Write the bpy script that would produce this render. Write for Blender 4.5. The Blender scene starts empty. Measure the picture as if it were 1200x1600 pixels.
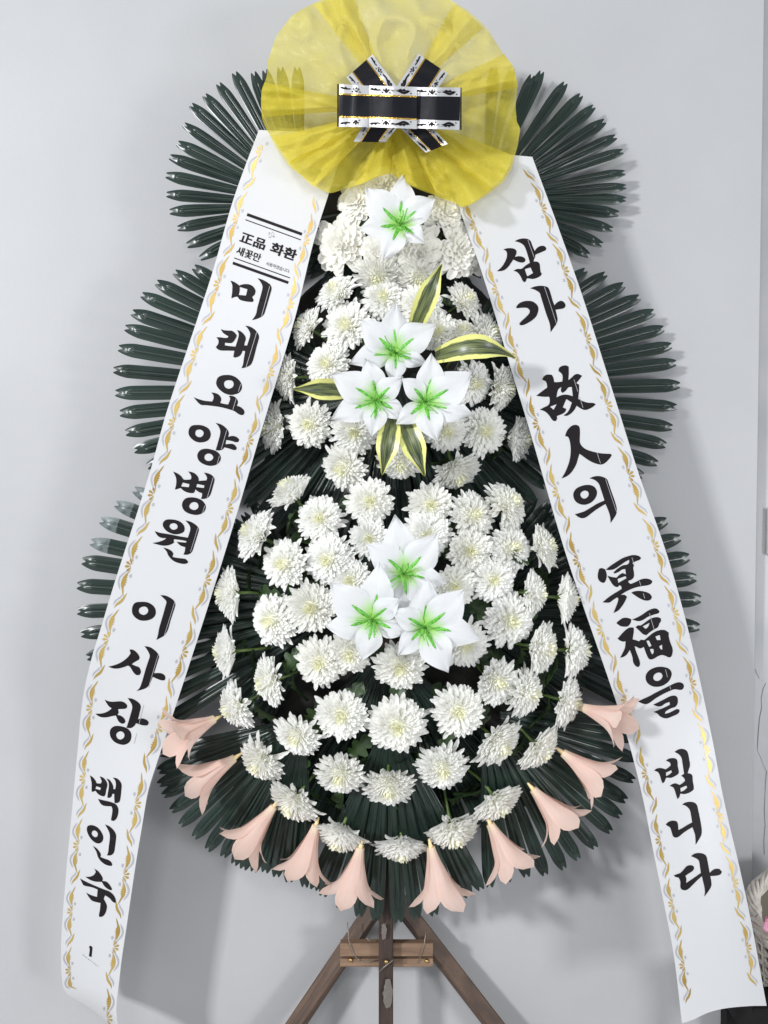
import bpy, bmesh, math, random
from mathutils import Vector, Matrix, noise
from mathutils.geometry import tessellate_polygon

R = math.radians
rnd = random.Random(7)
scene = bpy.context.scene
COL = scene.collection

# ---------------------------------------------------------------- camera
CAM_D, CAM_Z, PITCH = 1.80, 1.353, R(2.0)
FPX = 800 / math.tan(R(30))
cam_data = bpy.data.cameras.new('camera')
cam = bpy.data.objects.new('camera', cam_data)
COL.objects.link(cam)
cam.location = (0, -CAM_D, CAM_Z)
cam.rotation_euler = (R(90) - PITCH, 0, 0)
cam_data.sensor_fit = 'VERTICAL'
cam_data.sensor_height = 24
cam_data.lens = 12 / math.tan(R(30))
cam_data.clip_end = 60
cam_data.clip_start = 0.05
scene.camera = cam

# ---------------------------------------------------------------- light of the room
world = bpy.data.worlds.new('World')
scene.world = world
world.use_nodes = True
bg = world.node_tree.nodes['Background']
bg.inputs[0].default_value = (0.80, 0.86, 0.95, 1)
bg.inputs[1].default_value = 0.47


def area(name, loc, aim, sx, sy, power, col):
    d = bpy.data.lights.new(name, 'AREA')
    d.shape = 'RECTANGLE'
    d.size, d.size_y = sx, sy
    d.energy = power
    d.color = col
    o = bpy.data.objects.new(name, d)
    COL.objects.link(o)
    o.location = loc
    o.rotation_euler = (Vector(aim) - Vector(loc)).to_track_quat('-Z', 'Y').to_euler()
    return o


area('window_light', (-3.9, -4.2, 3.0), (0.2, 0.1, 0.95), 0.5, 0.5, 240, (0.97, 0.98, 1.0))
area('ceiling_light', (-0.40, -2.6, 2.45), (0.0, 0.1, 0.8), 0.5, 0.30, 13, (1.0, 0.985, 0.96))
area('right_fill_light', (3.0, -3.2, 0.8), (0.3, 0.1, 0.9), 0.7, 0.8, 54, (0.97, 0.98, 1.0))  # added fill from the right, set low to brighten the lower wall

vs = scene.view_settings
vs.view_transform = 'Standard'
vs.look = 'None'
vs.exposure = 0.40
scene.cycles.max_bounces = 16
scene.cycles.diffuse_bounces = 10
scene.cycles.transmission_bounces = 12
scene.cycles.transparent_max_bounces = 16
vs.gamma = 1.0
vs.use_curve_mapping = False

# ---------------------------------------------------------------- helpers
_cp, _sp = math.cos(PITCH), math.sin(PITCH)


def at(px, py, Y):
    """the point at depth Y seen at photograph pixel px, py"""
    u = (px - 600) / FPX
    v = (800 - py) / FPX
    dy = _cp + v * _sp
    dz = -_sp + v * _cp
    t = (Y + CAM_D) / dy
    return Vector((u * t, Y, CAM_Z + dz * t))


def pxm(Y=0.0):
    return (CAM_D + Y) / FPX


def tag(o, label=None, cat=None, group=None, kind=None):
    if label: o['label'] = label
    if cat: o['category'] = cat
    if group: o['group'] = group
    if kind: o['kind'] = kind
    return o


def empty(name, loc):
    o = bpy.data.objects.new(name, None)
    o.empty_display_size = 0.02
    COL.objects.link(o)
    o.location = loc
    return o


def mesh_data(name, verts, faces, mat, smooth=True):
    me = bpy.data.meshes.new(name)
    me.from_pydata([tuple(v) for v in verts], [], faces)
    if mat:
        me.materials.append(mat)
    if smooth:
        me.polygons.foreach_set('use_smooth', [True] * len(me.polygons))
    me.update()
    return me


def link(name, me, parent=None, loc=(0, 0, 0)):
    o = bpy.data.objects.new(name, me)
    COL.objects.link(o)
    o.location = loc
    if parent is not None:
        o.parent = parent
    return o


def wloc(o):
    v = Vector(o.location)
    p = o.parent
    while p is not None:
        v += Vector(p.location)
        p = p.parent
    return v


def wobj(name, verts, faces, mat, parent=None, smooth=True):
    """verts are world points; parents carry no rotation"""
    if parent is not None:
        b = wloc(parent)
        return link(name, mesh_data(name, [Vector(v) - b for v in verts], faces, mat, smooth), parent)
    c = Vector((0, 0, 0))
    for v in verts: c += Vector(v)
    c /= max(1, len(verts))
    return link(name, mesh_data(name, [Vector(v) - c for v in verts], faces, mat, smooth), None, c)


def grid_faces(nu, nv, off=0, closed_v=False):
    f = []
    for i in range(nu - 1):
        for j in range(nv - 1 if not closed_v else nv):
            j2 = (j + 1) % nv
            f.append((off + i * nv + j, off + i * nv + j2, off + (i + 1) * nv + j2, off + (i + 1) * nv + j))
    return f


def tube(pts, rad, n=6, caps=True):
    """verts, faces of a tube through pts; rad a number or a list"""
    V, F = [], []
    pts = [Vector(p) for p in pts]
    prev = None
    for i, p in enumerate(pts):
        t = (pts[min(i + 1, len(pts) - 1)] - pts[max(i - 1, 0)]).normalized()
        if prev is None:
            a = Vector((0, 0, 1)) if abs(t.z) < 0.9 else Vector((1, 0, 0))
            x = t.cross(a).normalized()
        else:
            x = (prev - t * prev.dot(t)).normalized()
        prev = x
        y = t.cross(x)
        r = rad[i] if isinstance(rad, (list, tuple)) else rad
        for k in range(n):
            a = 2 * math.pi * k / n
            V.append(p + (x * math.cos(a) + y * math.sin(a)) * r)
    F = grid_faces(len(pts), n, 0, True)
    if caps:
        F.append(tuple(range(n))[::-1])
        F.append(tuple(range((len(pts) - 1) * n, len(pts) * n)))
    return V, F


class Bag:
    def __init__(self):
        self.V, self.F = [], []

    def add(self, vf):
        o = len(self.V)
        self.V += list(vf[0])
        self.F += [tuple(i + o for i in f) for f in vf[1]]


def beam(p0, p1, w, h, roll=0.0, bev=0.0025):
    """bevelled timber between two points"""
    p0, p1 = Vector(p0), Vector(p1)
    t = (p1 - p0).normalized()
    a = Vector((0, -1, 0))
    x = t.cross(a).normalized()
    y = x.cross(t).normalized()
    q = Matrix.Rotation(roll, 3, t)
    x, y = q @ x, q @ y
    V = []
    W, H, b = w / 2, h / 2, bev
    prof = [(W - b, H), (-W + b, H), (-W, H - b), (-W, -H + b), (-W + b, -H), (W - b, -H), (W, -H + b), (W, H - b)]
    n = 9
    for i in range(n):
        p = p0.lerp(p1, i / (n - 1))
        for (a_, b_) in prof:
            V.append(p + x * a_ + y * b_)
    F = grid_faces(n, 8, 0, True)
    F.append(tuple(range(8))[::-1])
    F.append(tuple(range((n - 1) * 8, n * 8)))
    return V, F


def interp(tab, x):
    """smooth monotone-ish interpolation in a table of (x, y)"""
    if x <= tab[0][0]:
        (a, b), (c, d) = tab[0], tab[1]
        return b + (d - b) * (x - a) / (c - a)
    if x >= tab[-1][0]:
        (a, b), (c, d) = tab[-2], tab[-1]
        return d + (d - b) * (x - c) / (c - a)
    for i in range(len(tab) - 1):
        if tab[i][0] <= x <= tab[i + 1][0]:
            x0, y0 = tab[i]; x1, y1 = tab[i + 1]
            def sl(k):
                k0, k1 = max(k - 1, 0), min(k + 1, len(tab) - 1)
                return (tab[k1][1] - tab[k0][1]) / (tab[k1][0] - tab[k0][0])
            h = x1 - x0
            t = (x - x0) / h
            m0, m1 = sl(i) * h, sl(i + 1) * h
            return ((2 * t**3 - 3 * t**2 + 1) * y0 + (t**3 - 2 * t**2 + t) * m0 + (-2 * t**3 + 3 * t**2) * y1 + (t**3 - t**2) * m1)


# ---------------------------------------------------------------- materials
def mat(name, base, rough=0.6, metal=0.0, spec=0.5, coat=0.0, trans=0.0, sheen=0.0, sub=0.0, bump=None, vary=None):
    m = bpy.data.materials.new(name)
    m.use_nodes = True
    nt = m.node_tree
    p = nt.nodes['Principled BSDF']
    p.inputs['Base Color'].default_value = (*base, 1)
    p.inputs['Roughness'].default_value = rough
    p.inputs['Metallic'].default_value = metal
    p.inputs['Specular IOR Level'].default_value = spec
    p.inputs['Coat Weight'].default_value = coat
    if sub:
        p.inputs['Subsurface Weight'].default_value = sub
        p.inputs['Subsurface Radius'].default_value = (0.006, 0.006, 0.005)
        p.inputs['Subsurface Scale'].default_value = 1.0
    tc = nt.nodes.new('ShaderNodeTexCoord')
    if vary:
        sc, c2, lo, hi = vary
        n = nt.nodes.new('ShaderNodeTexNoise')
        n.inputs['Scale'].default_value = sc
        n.inputs['Detail'].default_value = 5
        nt.links.new(tc.outputs['Object'], n.inputs['Vector'])
        mr = nt.nodes.new('ShaderNodeMapRange')
        mr.inputs[1].default_value = lo
        mr.inputs[2].default_value = hi
        nt.links.new(n.outputs['Fac'], mr.inputs[0])
        mx = nt.nodes.new('ShaderNodeMix')
        mx.data_type = 'RGBA'
        mx.inputs[6].default_value = (*base, 1)
        mx.inputs[7].default_value = (*c2, 1)
        nt.links.new(mr.outputs[0], mx.inputs[0])
        nt.links.new(mx.outputs[2], p.inputs['Base Color'])
    if bump:
        sc, st, dist = bump
        n = nt.nodes.new('ShaderNodeTexNoise')
        n.inputs['Scale'].default_value = sc
        n.inputs['Detail'].default_value = 4
        nt.links.new(tc.outputs['Object'], n.inputs['Vector'])
        b = nt.nodes.new('ShaderNodeBump')
        b.inputs['Strength'].default_value = st
        b.inputs['Distance'].default_value = dist
        nt.links.new(n.outputs['Fac'], b.inputs['Height'])
        nt.links.new(b.outputs[0], p.inputs['Normal'])
    if trans:
        out = nt.nodes['Material Output']
        tr = nt.nodes.new('ShaderNodeBsdfTranslucent')
        tr.inputs[0].default_value = (*base, 1)
        mxs = nt.nodes.new('ShaderNodeMixShader')
        mxs.inputs[0].default_value = trans
        nt.links.new(p.outputs[0], mxs.inputs[1])
        nt.links.new(tr.outputs[0], mxs.inputs[2])
        nt.links.new(mxs.outputs[0], out.inputs[0])
    return m


M = {}
M['petal'] = mat('white_petal', (0.94, 0.94, 0.925), 0.55, spec=0.2, trans=0.42, vary=(9, (0.93, 0.93, 0.89), 0.45, 0.75))
M['heart'] = mat('cream_heart', (0.91, 0.905, 0.74), 0.6, spec=0.2, trans=0.3)
M['broad'] = mat('ivory_petal', (0.93, 0.925, 0.90), 0.6, spec=0.2, trans=0.34, vary=(7, (0.90, 0.885, 0.82), 0.4, 0.75))
M['silk'] = mat('white_silk', (0.79, 0.797, 0.81), 0.5, spec=0.3, trans=0.40, bump=(70, 0.25, 0.003), vary=(25, (0.79, 0.80, 0.82), 0.4, 0.7))
M['pink'] = mat('pink_silk', (0.80, 0.635, 0.565), 0.65, spec=0.2, trans=0.36, bump=(900, 0.15, 0.0006), vary=(22, (0.78, 0.57, 0.495), 0.4, 0.75))
M['pink_base'] = mat('yellow_base', (0.78, 0.60, 0.32), 0.6)
M['streak'] = mat('green_streak', (0.13, 0.46, 0.045), 0.5, vary=(260, (0.025, 0.17, 0.012), 0.45, 0.7))
M['stamen'] = mat('green_stamen', (0.16, 0.46, 0.08), 0.4)
M['stem'] = mat('stem_green', (0.10, 0.16, 0.035), 0.5, vary=(40, (0.05, 0.09, 0.02), 0.4, 0.7))
M['foliage'] = mat('leaf_green', (0.018, 0.042, 0.011), 0.45, vary=(30, (0.035, 0.072, 0.017), 0.4, 0.7))
M['plastic'] = mat('dark_plastic', (0.0085, 0.017, 0.0130), 0.29, spec=0.45, vary=(14, (0.015, 0.029, 0.023), 0.4, 0.7), bump=(160, 0.06, 0.001))
M['plastic_pale'] = mat('bleached_plastic', (0.17, 0.20, 0.20), 0.35, vary=(60, (0.05, 0.07, 0.065), 0.4, 0.7))
M['ink'] = mat('black_ink', (0.010, 0.008, 0.009), 0.5, spec=0.12)
M['gold'] = mat('gold_foil', (0.33, 0.215, 0.045), 0.36, metal=0.4, vary=(7, (0.50, 0.36, 0.11), 0.38, 0.62))
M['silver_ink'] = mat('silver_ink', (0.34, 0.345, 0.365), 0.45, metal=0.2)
M['satin'] = mat('black_satin', (0.005, 0.005, 0.008), 0.45, spec=0.18, bump=(45, 0.22, 0.003))
M['silver'] = mat('silver_film', (0.56, 0.56, 0.56), 0.34, metal=0.5, bump=(60, 0.35, 0.003))
M['gold_line'] = mat('gold_line', (0.72, 0.45, 0.10), 0.22, metal=1.0, bump=(260, 0.7, 0.002))
M['board'] = mat('board_dark', (0.014, 0.012, 0.011), 0.8, bump=(60, 0.4, 0.004))
M['brass'] = mat('brass', (0.45, 0.30, 0.12), 0.35, metal=1.0)
M['wire'] = mat('steel_wire', (0.30, 0.27, 0.24), 0.4, metal=0.8)
M['black'] = mat('black_lacquer', (0.006, 0.0055, 0.0055), 0.65, spec=0.2)
M['metal'] = mat('steel_plate', (0.62, 0.62, 0.62), 0.35, metal=0.9)
M['plastic_white'] = mat('white_plastic', (0.75, 0.75, 0.74), 0.4)
M['wicker'] = mat('white_wicker', (0.66, 0.62, 0.56), 0.75, vary=(70, (0.42, 0.37, 0.31), 0.4, 0.72), bump=(180, 0.5, 0.002))
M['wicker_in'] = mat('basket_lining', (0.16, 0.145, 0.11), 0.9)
M['rose'] = mat('rose_petal', (0.72, 0.22, 0.40), 0.6, trans=0.2, vary=(30, (0.82, 0.62, 0.68), 0.4, 0.7))
M['crack'] = mat('crack', (0.16, 0.15, 0.15), 0.9)
M['tape'] = mat('clear_tape', (0.13, 0.115, 0.10), 0.15, spec=0.8, bump=(120, 0.8, 0.003))


def wood(name, c1, c2):
    m = bpy.data.materials.new(name)
    m.use_nodes = True
    nt = m.node_tree
    p = nt.nodes['Principled BSDF']
    p.inputs['Roughness'].default_value = 0.62
    tc = nt.nodes.new('ShaderNodeTexCoord')
    mp = nt.nodes.new('ShaderNodeMapping')
    mp.inputs['Scale'].default_value = (3, 40, 40)
    nt.links.new(tc.outputs['UV'], mp.inputs[0])
    n = nt.nodes.new('ShaderNodeTexNoise')
    n.inputs['Scale'].default_value = 2.2
    n.inputs['Detail'].default_value = 7
    n.inputs['Roughness'].default_value = 0.65
    nt.links.new(mp.outputs[0], n.inputs['Vector'])
    cr = nt.nodes.new('ShaderNodeValToRGB')
    cr.color_ramp.elements[0].position = 0.3
    cr.color_ramp.elements[1].position = 0.72
    cr.color_ramp.elements[0].color = (*c1, 1)
    cr.color_ramp.elements[1].color = (*c2, 1)
    nt.links.new(n.outputs['Fac'], cr.inputs[0])
    nt.links.new(cr.outputs[0], p.inputs['Base Color'])
    b = nt.nodes.new('ShaderNodeBump')
    b.inputs['Strength'].default_value = 0.6
    b.inputs['Distance'].default_value = 0.003
    nt.links.new(n.outputs['Fac'], b.inputs['Height'])
    nt.links.new(b.outputs[0], p.inputs['Normal'])
    return m


M['wood'] = wood('brown_timber', (0.026, 0.014, 0.0085), (0.135, 0.078, 0.048))
M['wood_dark'] = wood('dark_timber', (0.014, 0.008, 0.006), (0.058, 0.033, 0.023))
M['wood_pale'] = wood('pale_timber', (0.105, 0.060, 0.036), (0.29, 0.185, 0.118))


def wood_uv(o, axis):
    """u along the grain, v across, so that the grain follows the beam"""
    me = o.data
    uv = me.uv_layers.new(name='UVMap')
    ax = Vector(axis).normalized()
    b = ax.cross(Vector((0.3, 1, 0.2))).normalized()
    c = ax.cross(b)
    for lp in me.loops:
        co = me.vertices[lp.vertex_index].co
        uv.data[lp.index].uv = (co.dot(ax), co.dot(b) + 0.7 * co.dot(c))


def ribbon_paper():
    m = mat('white_ribbon_film', (0.495, 0.498, 0.504), 0.36, spec=0.35, bump=(9, 0.12, 0.004))
    return m



def per_object(m, c2, amount):
    """alike pieces differ a little in tint, one from the next"""
    nt = m.node_tree
    p = nt.nodes['Principled BSDF']
    src = p.inputs['Base Color'].links[0].from_socket
    oi = nt.nodes.new('ShaderNodeObjectInfo')
    mu = nt.nodes.new('ShaderNodeMath'); mu.operation = 'MULTIPLY'; mu.inputs[1].default_value = amount
    nt.links.new(oi.outputs['Random'], mu.inputs[0])
    mx = nt.nodes.new('ShaderNodeMix'); mx.data_type = 'RGBA'
    nt.links.new(mu.outputs[0], mx.inputs[0]); nt.links.new(src, mx.inputs[6])
    mx.inputs[7].default_value = (*c2, 1)
    nt.links.new(mx.outputs[2], p.inputs['Base Color'])


per_object(M['plastic'], (0.018, 0.034, 0.026), 0.7)
per_object(M['petal'], (0.92, 0.91, 0.85), 0.6)
per_object(M['broad'], (0.89, 0.87, 0.79), 0.7)
per_object(M['pink'], (0.80, 0.58, 0.49), 0.7)


def petal_dye(m, c2, t0, t1, vein, vein_col):
    """dye fading out from the throat and fine veins along the petal, in the petal's own coordinates"""
    nt = m.node_tree
    p = nt.nodes['Principled BSDF']
    src = p.inputs['Base Color'].links[0].from_socket
    tc = nt.nodes.new('ShaderNodeTexCoord')
    sx = nt.nodes.new('ShaderNodeSeparateXYZ')
    nt.links.new(tc.outputs['UV'], sx.inputs[0])
    mp = nt.nodes.new('ShaderNodeMapping'); mp.inputs['Scale'].default_value = (1.6, 22, 1)
    nt.links.new(tc.outputs['UV'], mp.inputs[0])
    n = nt.nodes.new('ShaderNodeTexNoise'); n.inputs['Scale'].default_value = 1.0; n.inputs['Detail'].default_value = 3
    nt.links.new(mp.outputs[0], n.inputs['Vector'])
    vr = nt.nodes.new('ShaderNodeMapRange'); vr.inputs[1].default_value = .45; vr.inputs[2].default_value = .75; vr.inputs[4].default_value = vein
    nt.links.new(n.outputs['Fac'], vr.inputs[0])
    m1 = nt.nodes.new('ShaderNodeMix'); m1.data_type = 'RGBA'
    nt.links.new(vr.outputs[0], m1.inputs[0]); nt.links.new(src, m1.inputs[6]); m1.inputs[7].default_value = (*vein_col, 1)
    gr = nt.nodes.new('ShaderNodeMapRange'); gr.interpolation_type = 'SMOOTHSTEP'
    gr.inputs[1].default_value = t1; gr.inputs[2].default_value = t0; gr.inputs[3].default_value = 0; gr.inputs[4].default_value = 1
    nt.links.new(sx.outputs[0], gr.inputs[0])
    m2 = nt.nodes.new('ShaderNodeMix'); m2.data_type = 'RGBA'
    nt.links.new(gr.outputs[0], m2.inputs[0]); nt.links.new(m1.outputs[2], m2.inputs[6]); m2.inputs[7].default_value = (*c2, 1)
    nt.links.new(m2.outputs[2], p.inputs['Base Color'])
    for x in nt.nodes:
        if x.type == 'BSDF_TRANSLUCENT': nt.links.new(m2.outputs[2], x.inputs[0])
    bp = nt.nodes.new('ShaderNodeBump'); bp.inputs['Strength'].default_value = .5; bp.inputs['Distance'].default_value = .0016
    nt.links.new(n.outputs['Fac'], bp.inputs['Height'])
    old = p.inputs['Normal'].links[0].from_socket if p.inputs['Normal'].links else None
    if old: nt.links.new(old, bp.inputs['Normal'])
    nt.links.new(bp.outputs[0], p.inputs['Normal'])


petal_dye(M['silk'], (0.40, 0.76, 0.16), 0.06, 0.40, .5, (0.76, 0.775, 0.80))
petal_dye(M['pink'], (0.85, 0.72, 0.57), 0.02, 0.25, .8, (0.77, 0.53, 0.45))

M['ribbon'] = ribbon_paper()


def mesh_cloth():
    m = bpy.data.materials.new('yellow_nonwoven')
    m.use_nodes = True
    nt = m.node_tree
    nt.nodes.remove(nt.nodes['Principled BSDF'])
    out = nt.nodes['Material Output']
    tc = nt.nodes.new('ShaderNodeTexCoord')
    n = nt.nodes.new('ShaderNodeTexNoise')
    n.inputs['Scale'].default_value = 420
    n.inputs['Detail'].default_value = 6
    n.inputs['Roughness'].default_value = 0.75
    nt.links.new(tc.outputs['Object'], n.inputs['Vector'])
    n2 = nt.nodes.new('ShaderNodeTexNoise')
    n2.inputs['Scale'].default_value = 14
    n2.inputs['Detail'].default_value = 3
    nt.links.new(tc.outputs['Object'], n2.inputs['Vector'])
    ad = nt.nodes.new('ShaderNodeMath'); ad.operation = 'ADD'
    nt.links.new(n.outputs['Fac'], ad.inputs[0])
    nt.links.new(n2.outputs['Fac'], ad.inputs[1])
    mr = nt.nodes.new('ShaderNodeMapRange')
    mr.inputs[1].default_value = 0.75; mr.inputs[2].default_value = 1.25
    mr.inputs[3].default_value = 0.30; mr.inputs[4].default_value = 0.54
    nt.links.new(ad.outputs[0], mr.inputs[0])
    df = nt.nodes.new('ShaderNodeBsdfDiffuse')
    df.inputs[0].default_value = (0.74, 0.635, 0.085, 1)
    tl = nt.nodes.new('ShaderNodeBsdfTranslucent')
    tl.inputs[0].default_value = (0.80, 0.71, 0.085, 1)
    gl = nt.nodes.new('ShaderNodeBsdfGlossy')
    gl.inputs[0].default_value = (0.9, 0.9, 0.8, 1); gl.inputs[1].default_value = 0.35
    m1 = nt.nodes.new('ShaderNodeMixShader'); m1.inputs[0].default_value = 0.45
    rg = nt.nodes.new('ShaderNodeTexNoise')
    rg.noise_type = 'RIDGED_MULTIFRACTAL'
    rg.inputs['Scale'].default_value = 13
    rg.inputs['Detail'].default_value = 3
    nt.links.new(tc.outputs['Object'], rg.inputs['Vector'])
    bp = nt.nodes.new('ShaderNodeBump')
    bp.inputs['Strength'].default_value = 1.0
    bp.inputs['Distance'].default_value = 0.022
    nt.links.new(rg.outputs['Fac'], bp.inputs['Height'])
    for b_ in (df, tl, gl): nt.links.new(bp.outputs[0], b_.inputs['Normal'])
    nt.links.new(df.outputs[0], m1.inputs[1]); nt.links.new(tl.outputs[0], m1.inputs[2])
    m3 = nt.nodes.new('ShaderNodeMixShader'); m3.inputs[0].default_value = 0.012
    nt.links.new(m1.outputs[0], m3.inputs[1]); nt.links.new(gl.outputs[0], m3.inputs[2])
    tp = nt.nodes.new('ShaderNodeBsdfTransparent')
    tp.inputs[0].default_value = (1.0, 0.985, 0.82, 1)
    m2 = nt.nodes.new('ShaderNodeMixShader')
    nt.links.new(mr.outputs[0], m2.inputs[0])
    nt.links.new(m3.outputs[0], m2.inputs[1]); nt.links.new(tp.outputs[0], m2.inputs[2])
    nt.links.new(m2.outputs[0], out.inputs[0])
    return m


M['cloth'] = mesh_cloth()


def wall_paint():
    m = mat('wall_paint', (0.398, 0.400, 0.406), 0.5, spec=0.3, vary=(2.6, (0.372, 0.374, 0.381), 0.35, 0.68), bump=(110, 0.16, 0.0015))
    nt = m.node_tree
    p = nt.nodes['Principled BSDF']
    src = p.inputs['Base Color'].links[0].from_socket
    tc = nt.nodes.new('ShaderNodeTexCoord')
    v = nt.nodes.new('ShaderNodeTexVoronoi')
    v.inputs['Scale'].default_value = 9
    nt.links.new(tc.outputs['Object'], v.inputs['Vector'])
    lt = nt.nodes.new('ShaderNodeMath'); lt.operation = 'LESS_THAN'; lt.inputs[1].default_value = 0.022
    nt.links.new(v.outputs['Distance'], lt.inputs[0])
    mu = nt.nodes.new('ShaderNodeMath'); mu.operation = 'MULTIPLY'; mu.inputs[1].default_value = 0.75
    nt.links.new(lt.outputs[0], mu.inputs[0])
    mx = nt.nodes.new('ShaderNodeMix'); mx.data_type = 'RGBA'
    nt.links.new(mu.outputs[0], mx.inputs[0])
    nt.links.new(src, mx.inputs[6])
    mx.inputs[7].default_value = (0.10, 0.09, 0.085, 1)
    nt.links.new(mx.outputs[2], p.inputs['Base Color'])
    return m


M['wall'] = wall_paint()
M['wall2'] = mat('old_wall_paint', (0.44, 0.44, 0.445), 0.6, vary=(5, (0.36, 0.365, 0.375), 0.4, 0.7), bump=(40, 0.2, 0.003))
M['floor'] = mat('grey_floor', (0.50, 0.49, 0.475), 0.5, vary=(3, (0.44, 0.43, 0.415), 0.4, 0.7))


def variegated():
    m = bpy.data.materials.new('variegated_leaf')
    m.use_nodes = True
    nt = m.node_tree
    p = nt.nodes['Principled BSDF']
    p.inputs['Roughness'].default_value = 0.35
    uv = nt.nodes.new('ShaderNodeTexCoord')
    sx = nt.nodes.new('ShaderNodeSeparateXYZ')
    nt.links.new(uv.outputs['UV'], sx.inputs[0])
    mp = nt.nodes.new('ShaderNodeMapping'); mp.inputs['Scale'].default_value = (2.2, 26, 1)
    nt.links.new(uv.outputs['UV'], mp.inputs[0])
    n = nt.nodes.new('ShaderNodeTexNoise'); n.inputs['Scale'].default_value = 1.0; n.inputs['Detail'].default_value = 4
    nt.links.new(mp.outputs[0], n.inputs['Vector'])
    cr = nt.nodes.new('ShaderNodeValToRGB')
    e = cr.color_ramp.elements
    e[0].position = 0.40; e[0].color = (0.010, 0.022, 0.012, 1)
    e[1].position = 0.66; e[1].color = (0.20, 0.23, 0.08, 1)
    nt.links.new(n.outputs['Fac'], cr.inputs[0])
    # distance from the midrib 0..1, wobbled
    a = nt.nodes.new('ShaderNodeMath'); a.operation = 'SUBTRACT'; a.inputs[1].default_value = 0.5
    nt.links.new(sx.outputs[1], a.inputs[0])
    b = nt.nodes.new('ShaderNodeMath'); b.operation = 'ABSOLUTE'
    nt.links.new(a.outputs[0], b.inputs[0])
    n2 = nt.nodes.new('ShaderNodeTexNoise'); n2.inputs['Scale'].default_value = 9
    nt.links.new(uv.outputs['UV'], n2.inputs['Vector'])
    c = nt.nodes.new('ShaderNodeMath'); c.operation = 'MULTIPLY_ADD'; c.inputs[1].default_value = 0.12
    nt.links.new(n2.outputs['Fac'], c.inputs[0]); nt.links.new(b.outputs[0], c.inputs[2])
    g = nt.nodes.new('ShaderNodeMapRange'); g.inputs[1].default_value = 0.345; g.inputs[2].default_value = 0.385
    nt.links.new(c.outputs[0], g.inputs[0])
    mx = nt.nodes.new('ShaderNodeMix'); mx.data_type = 'RGBA'
    nt.links.new(g.outputs[0], mx.inputs[0]); nt.links.new(cr.outputs[0], mx.inputs[6])
    mx.inputs[7].default_value = (0.62, 0.62, 0.20, 1)
    nt.links.new(mx.outputs[2], p.inputs['Base Color'])
    return m


M['variegated'] = variegated()

# ---------------------------------------------------------------- the wall and floor
WALL_Y = 0.12
xe = at(1184, 800, WALL_Y).x
V = [(-3.2, WALL_Y, -0.02), (xe - 0.003, WALL_Y, -0.02), (xe, WALL_Y + 0.003, -0.02), (xe, WALL_Y + 0.028, -0.02), (-3.2, WALL_Y + 0.028, -0.02)]
V = V + [(x, y, 3.2) for (x, y, z) in V]
F = [(i, (i + 1) % 5, 5 + (i + 1) % 5, 5 + i) for i in range(5)] + [(4, 3, 2, 1, 0), (5, 6, 7, 8, 9)]
wall = wobj('wall', V, F, M['wall'], smooth=False)
tag(wall, 'flat pale grey painted wall panel behind the wreath', kind='structure')
V = [(xe - 0.4, 0.152, -0.02), (3.2, 0.152, -0.02), (3.2, 0.152, 3.2), (xe - 0.4, 0.152, 3.2),
     (xe - 0.4, 0.25, -0.02), (3.2, 0.25, -0.02), (3.2, 0.25, 3.2), (xe - 0.4, 0.25, 3.2)]
F = [(0, 1, 2, 3), (7, 6, 5, 4), (0, 3, 7, 4), (1, 5, 6, 2), (3, 2, 6, 7), (0, 4, 5, 1)]
wall2 = wobj('old_wall', V, F, M['wall2'], smooth=False)
tag(wall2, 'cracked old wall beyond the edge of the smooth panel', kind='structure')
V = [(-3.5, -4, 0), (3.5, -4, 0), (3.5, 0.3, 0), (-3.5, 0.3, 0)]
flo = wobj('floor', V, [(0, 1, 2, 3)], M['floor'], smooth=False)
tag(flo, 'plain grey floor under the stand', kind='structure')
# crack: a thin jagged groove line
cp = [(1181, 1045), (1183, 1052), (1187, 1060), (1192, 1063), (1197, 1067), (1195, 1072), (1192, 1076), (1190, 1090), (1189.5, 1106), (1187, 1122),
      (1186, 1140), (1184.5, 1156), (1184, 1172), (1188, 1183), (1193, 1195), (1198, 1205), (1197, 1222), (1196, 1240), (1194.5, 1265), (1195.5, 1290), (1194, 1312), (1194, 1335)]
V, F = [], []
for i, (x, y) in enumerate(cp):
    w = 0.25 + 0.35 * rnd.random()
    x += (rnd.random() - .5) * 1.6
    V += [at(x - w, y, 0.1512), at(x + w, y + 0.5, 0.1512)]
F = [(2 * i, 2 * i + 1, 2 * i + 3, 2 * i + 2) for i in range(len(cp) - 1)]
wobj('crack', V, F, M['crack'], wall2, False)


def rounded_plate(x0, x1, z0, z1, yb, yf, r=0.004):
    V = []
    seq = [(x0, x1, z0, z1, yb), (x0, x1, z0, z1, yf + r * .6), (x0 + r * .4, x1 - r * .4, z0 + r * .4, z1 - r * .4, yf + r * .15), (x0 + r, x1 - r, z0 + r, z1 - r, yf)]
    for (a, b, c, d, y) in seq:
        c4 = r
        pts = [(a + c4, c), (b - c4, c), (b, c + c4), (b, d - c4), (b - c4, d), (a + c4, d), (a, d - c4), (a, c + c4)]
        V += [(px_, y, pz_) for (px_, pz_) in pts]
    F = grid_faces(4, 8, 0, True)
    F.append(tuple(range(24, 32)))
    return V, F


pA, pB = at(1195.5, 868, 0.15), at(1250, 794, 0.15)
sw = empty('wall_switch', (pA.x, 0.15, pA.z))
tag(sw, 'metal framed switch plate on the old wall at the right edge', 'switch')
wobj('frame', *rounded_plate(pA.x, pB.x, pA.z, pB.z, 0.152, 0.140), M['metal'], sw, False)
wobj('plate', *rounded_plate(pA.x + .006, pB.x - .006, pA.z + .006, pB.z - .022, 0.1395, 0.1365), M['plastic_white'], sw, False)
wobj('rocker', *rounded_plate(pA.x + .02, pB.x - .02, pA.z + .02, pB.z - .036, 0.136, 0.132), M['black'], sw, False)

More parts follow.
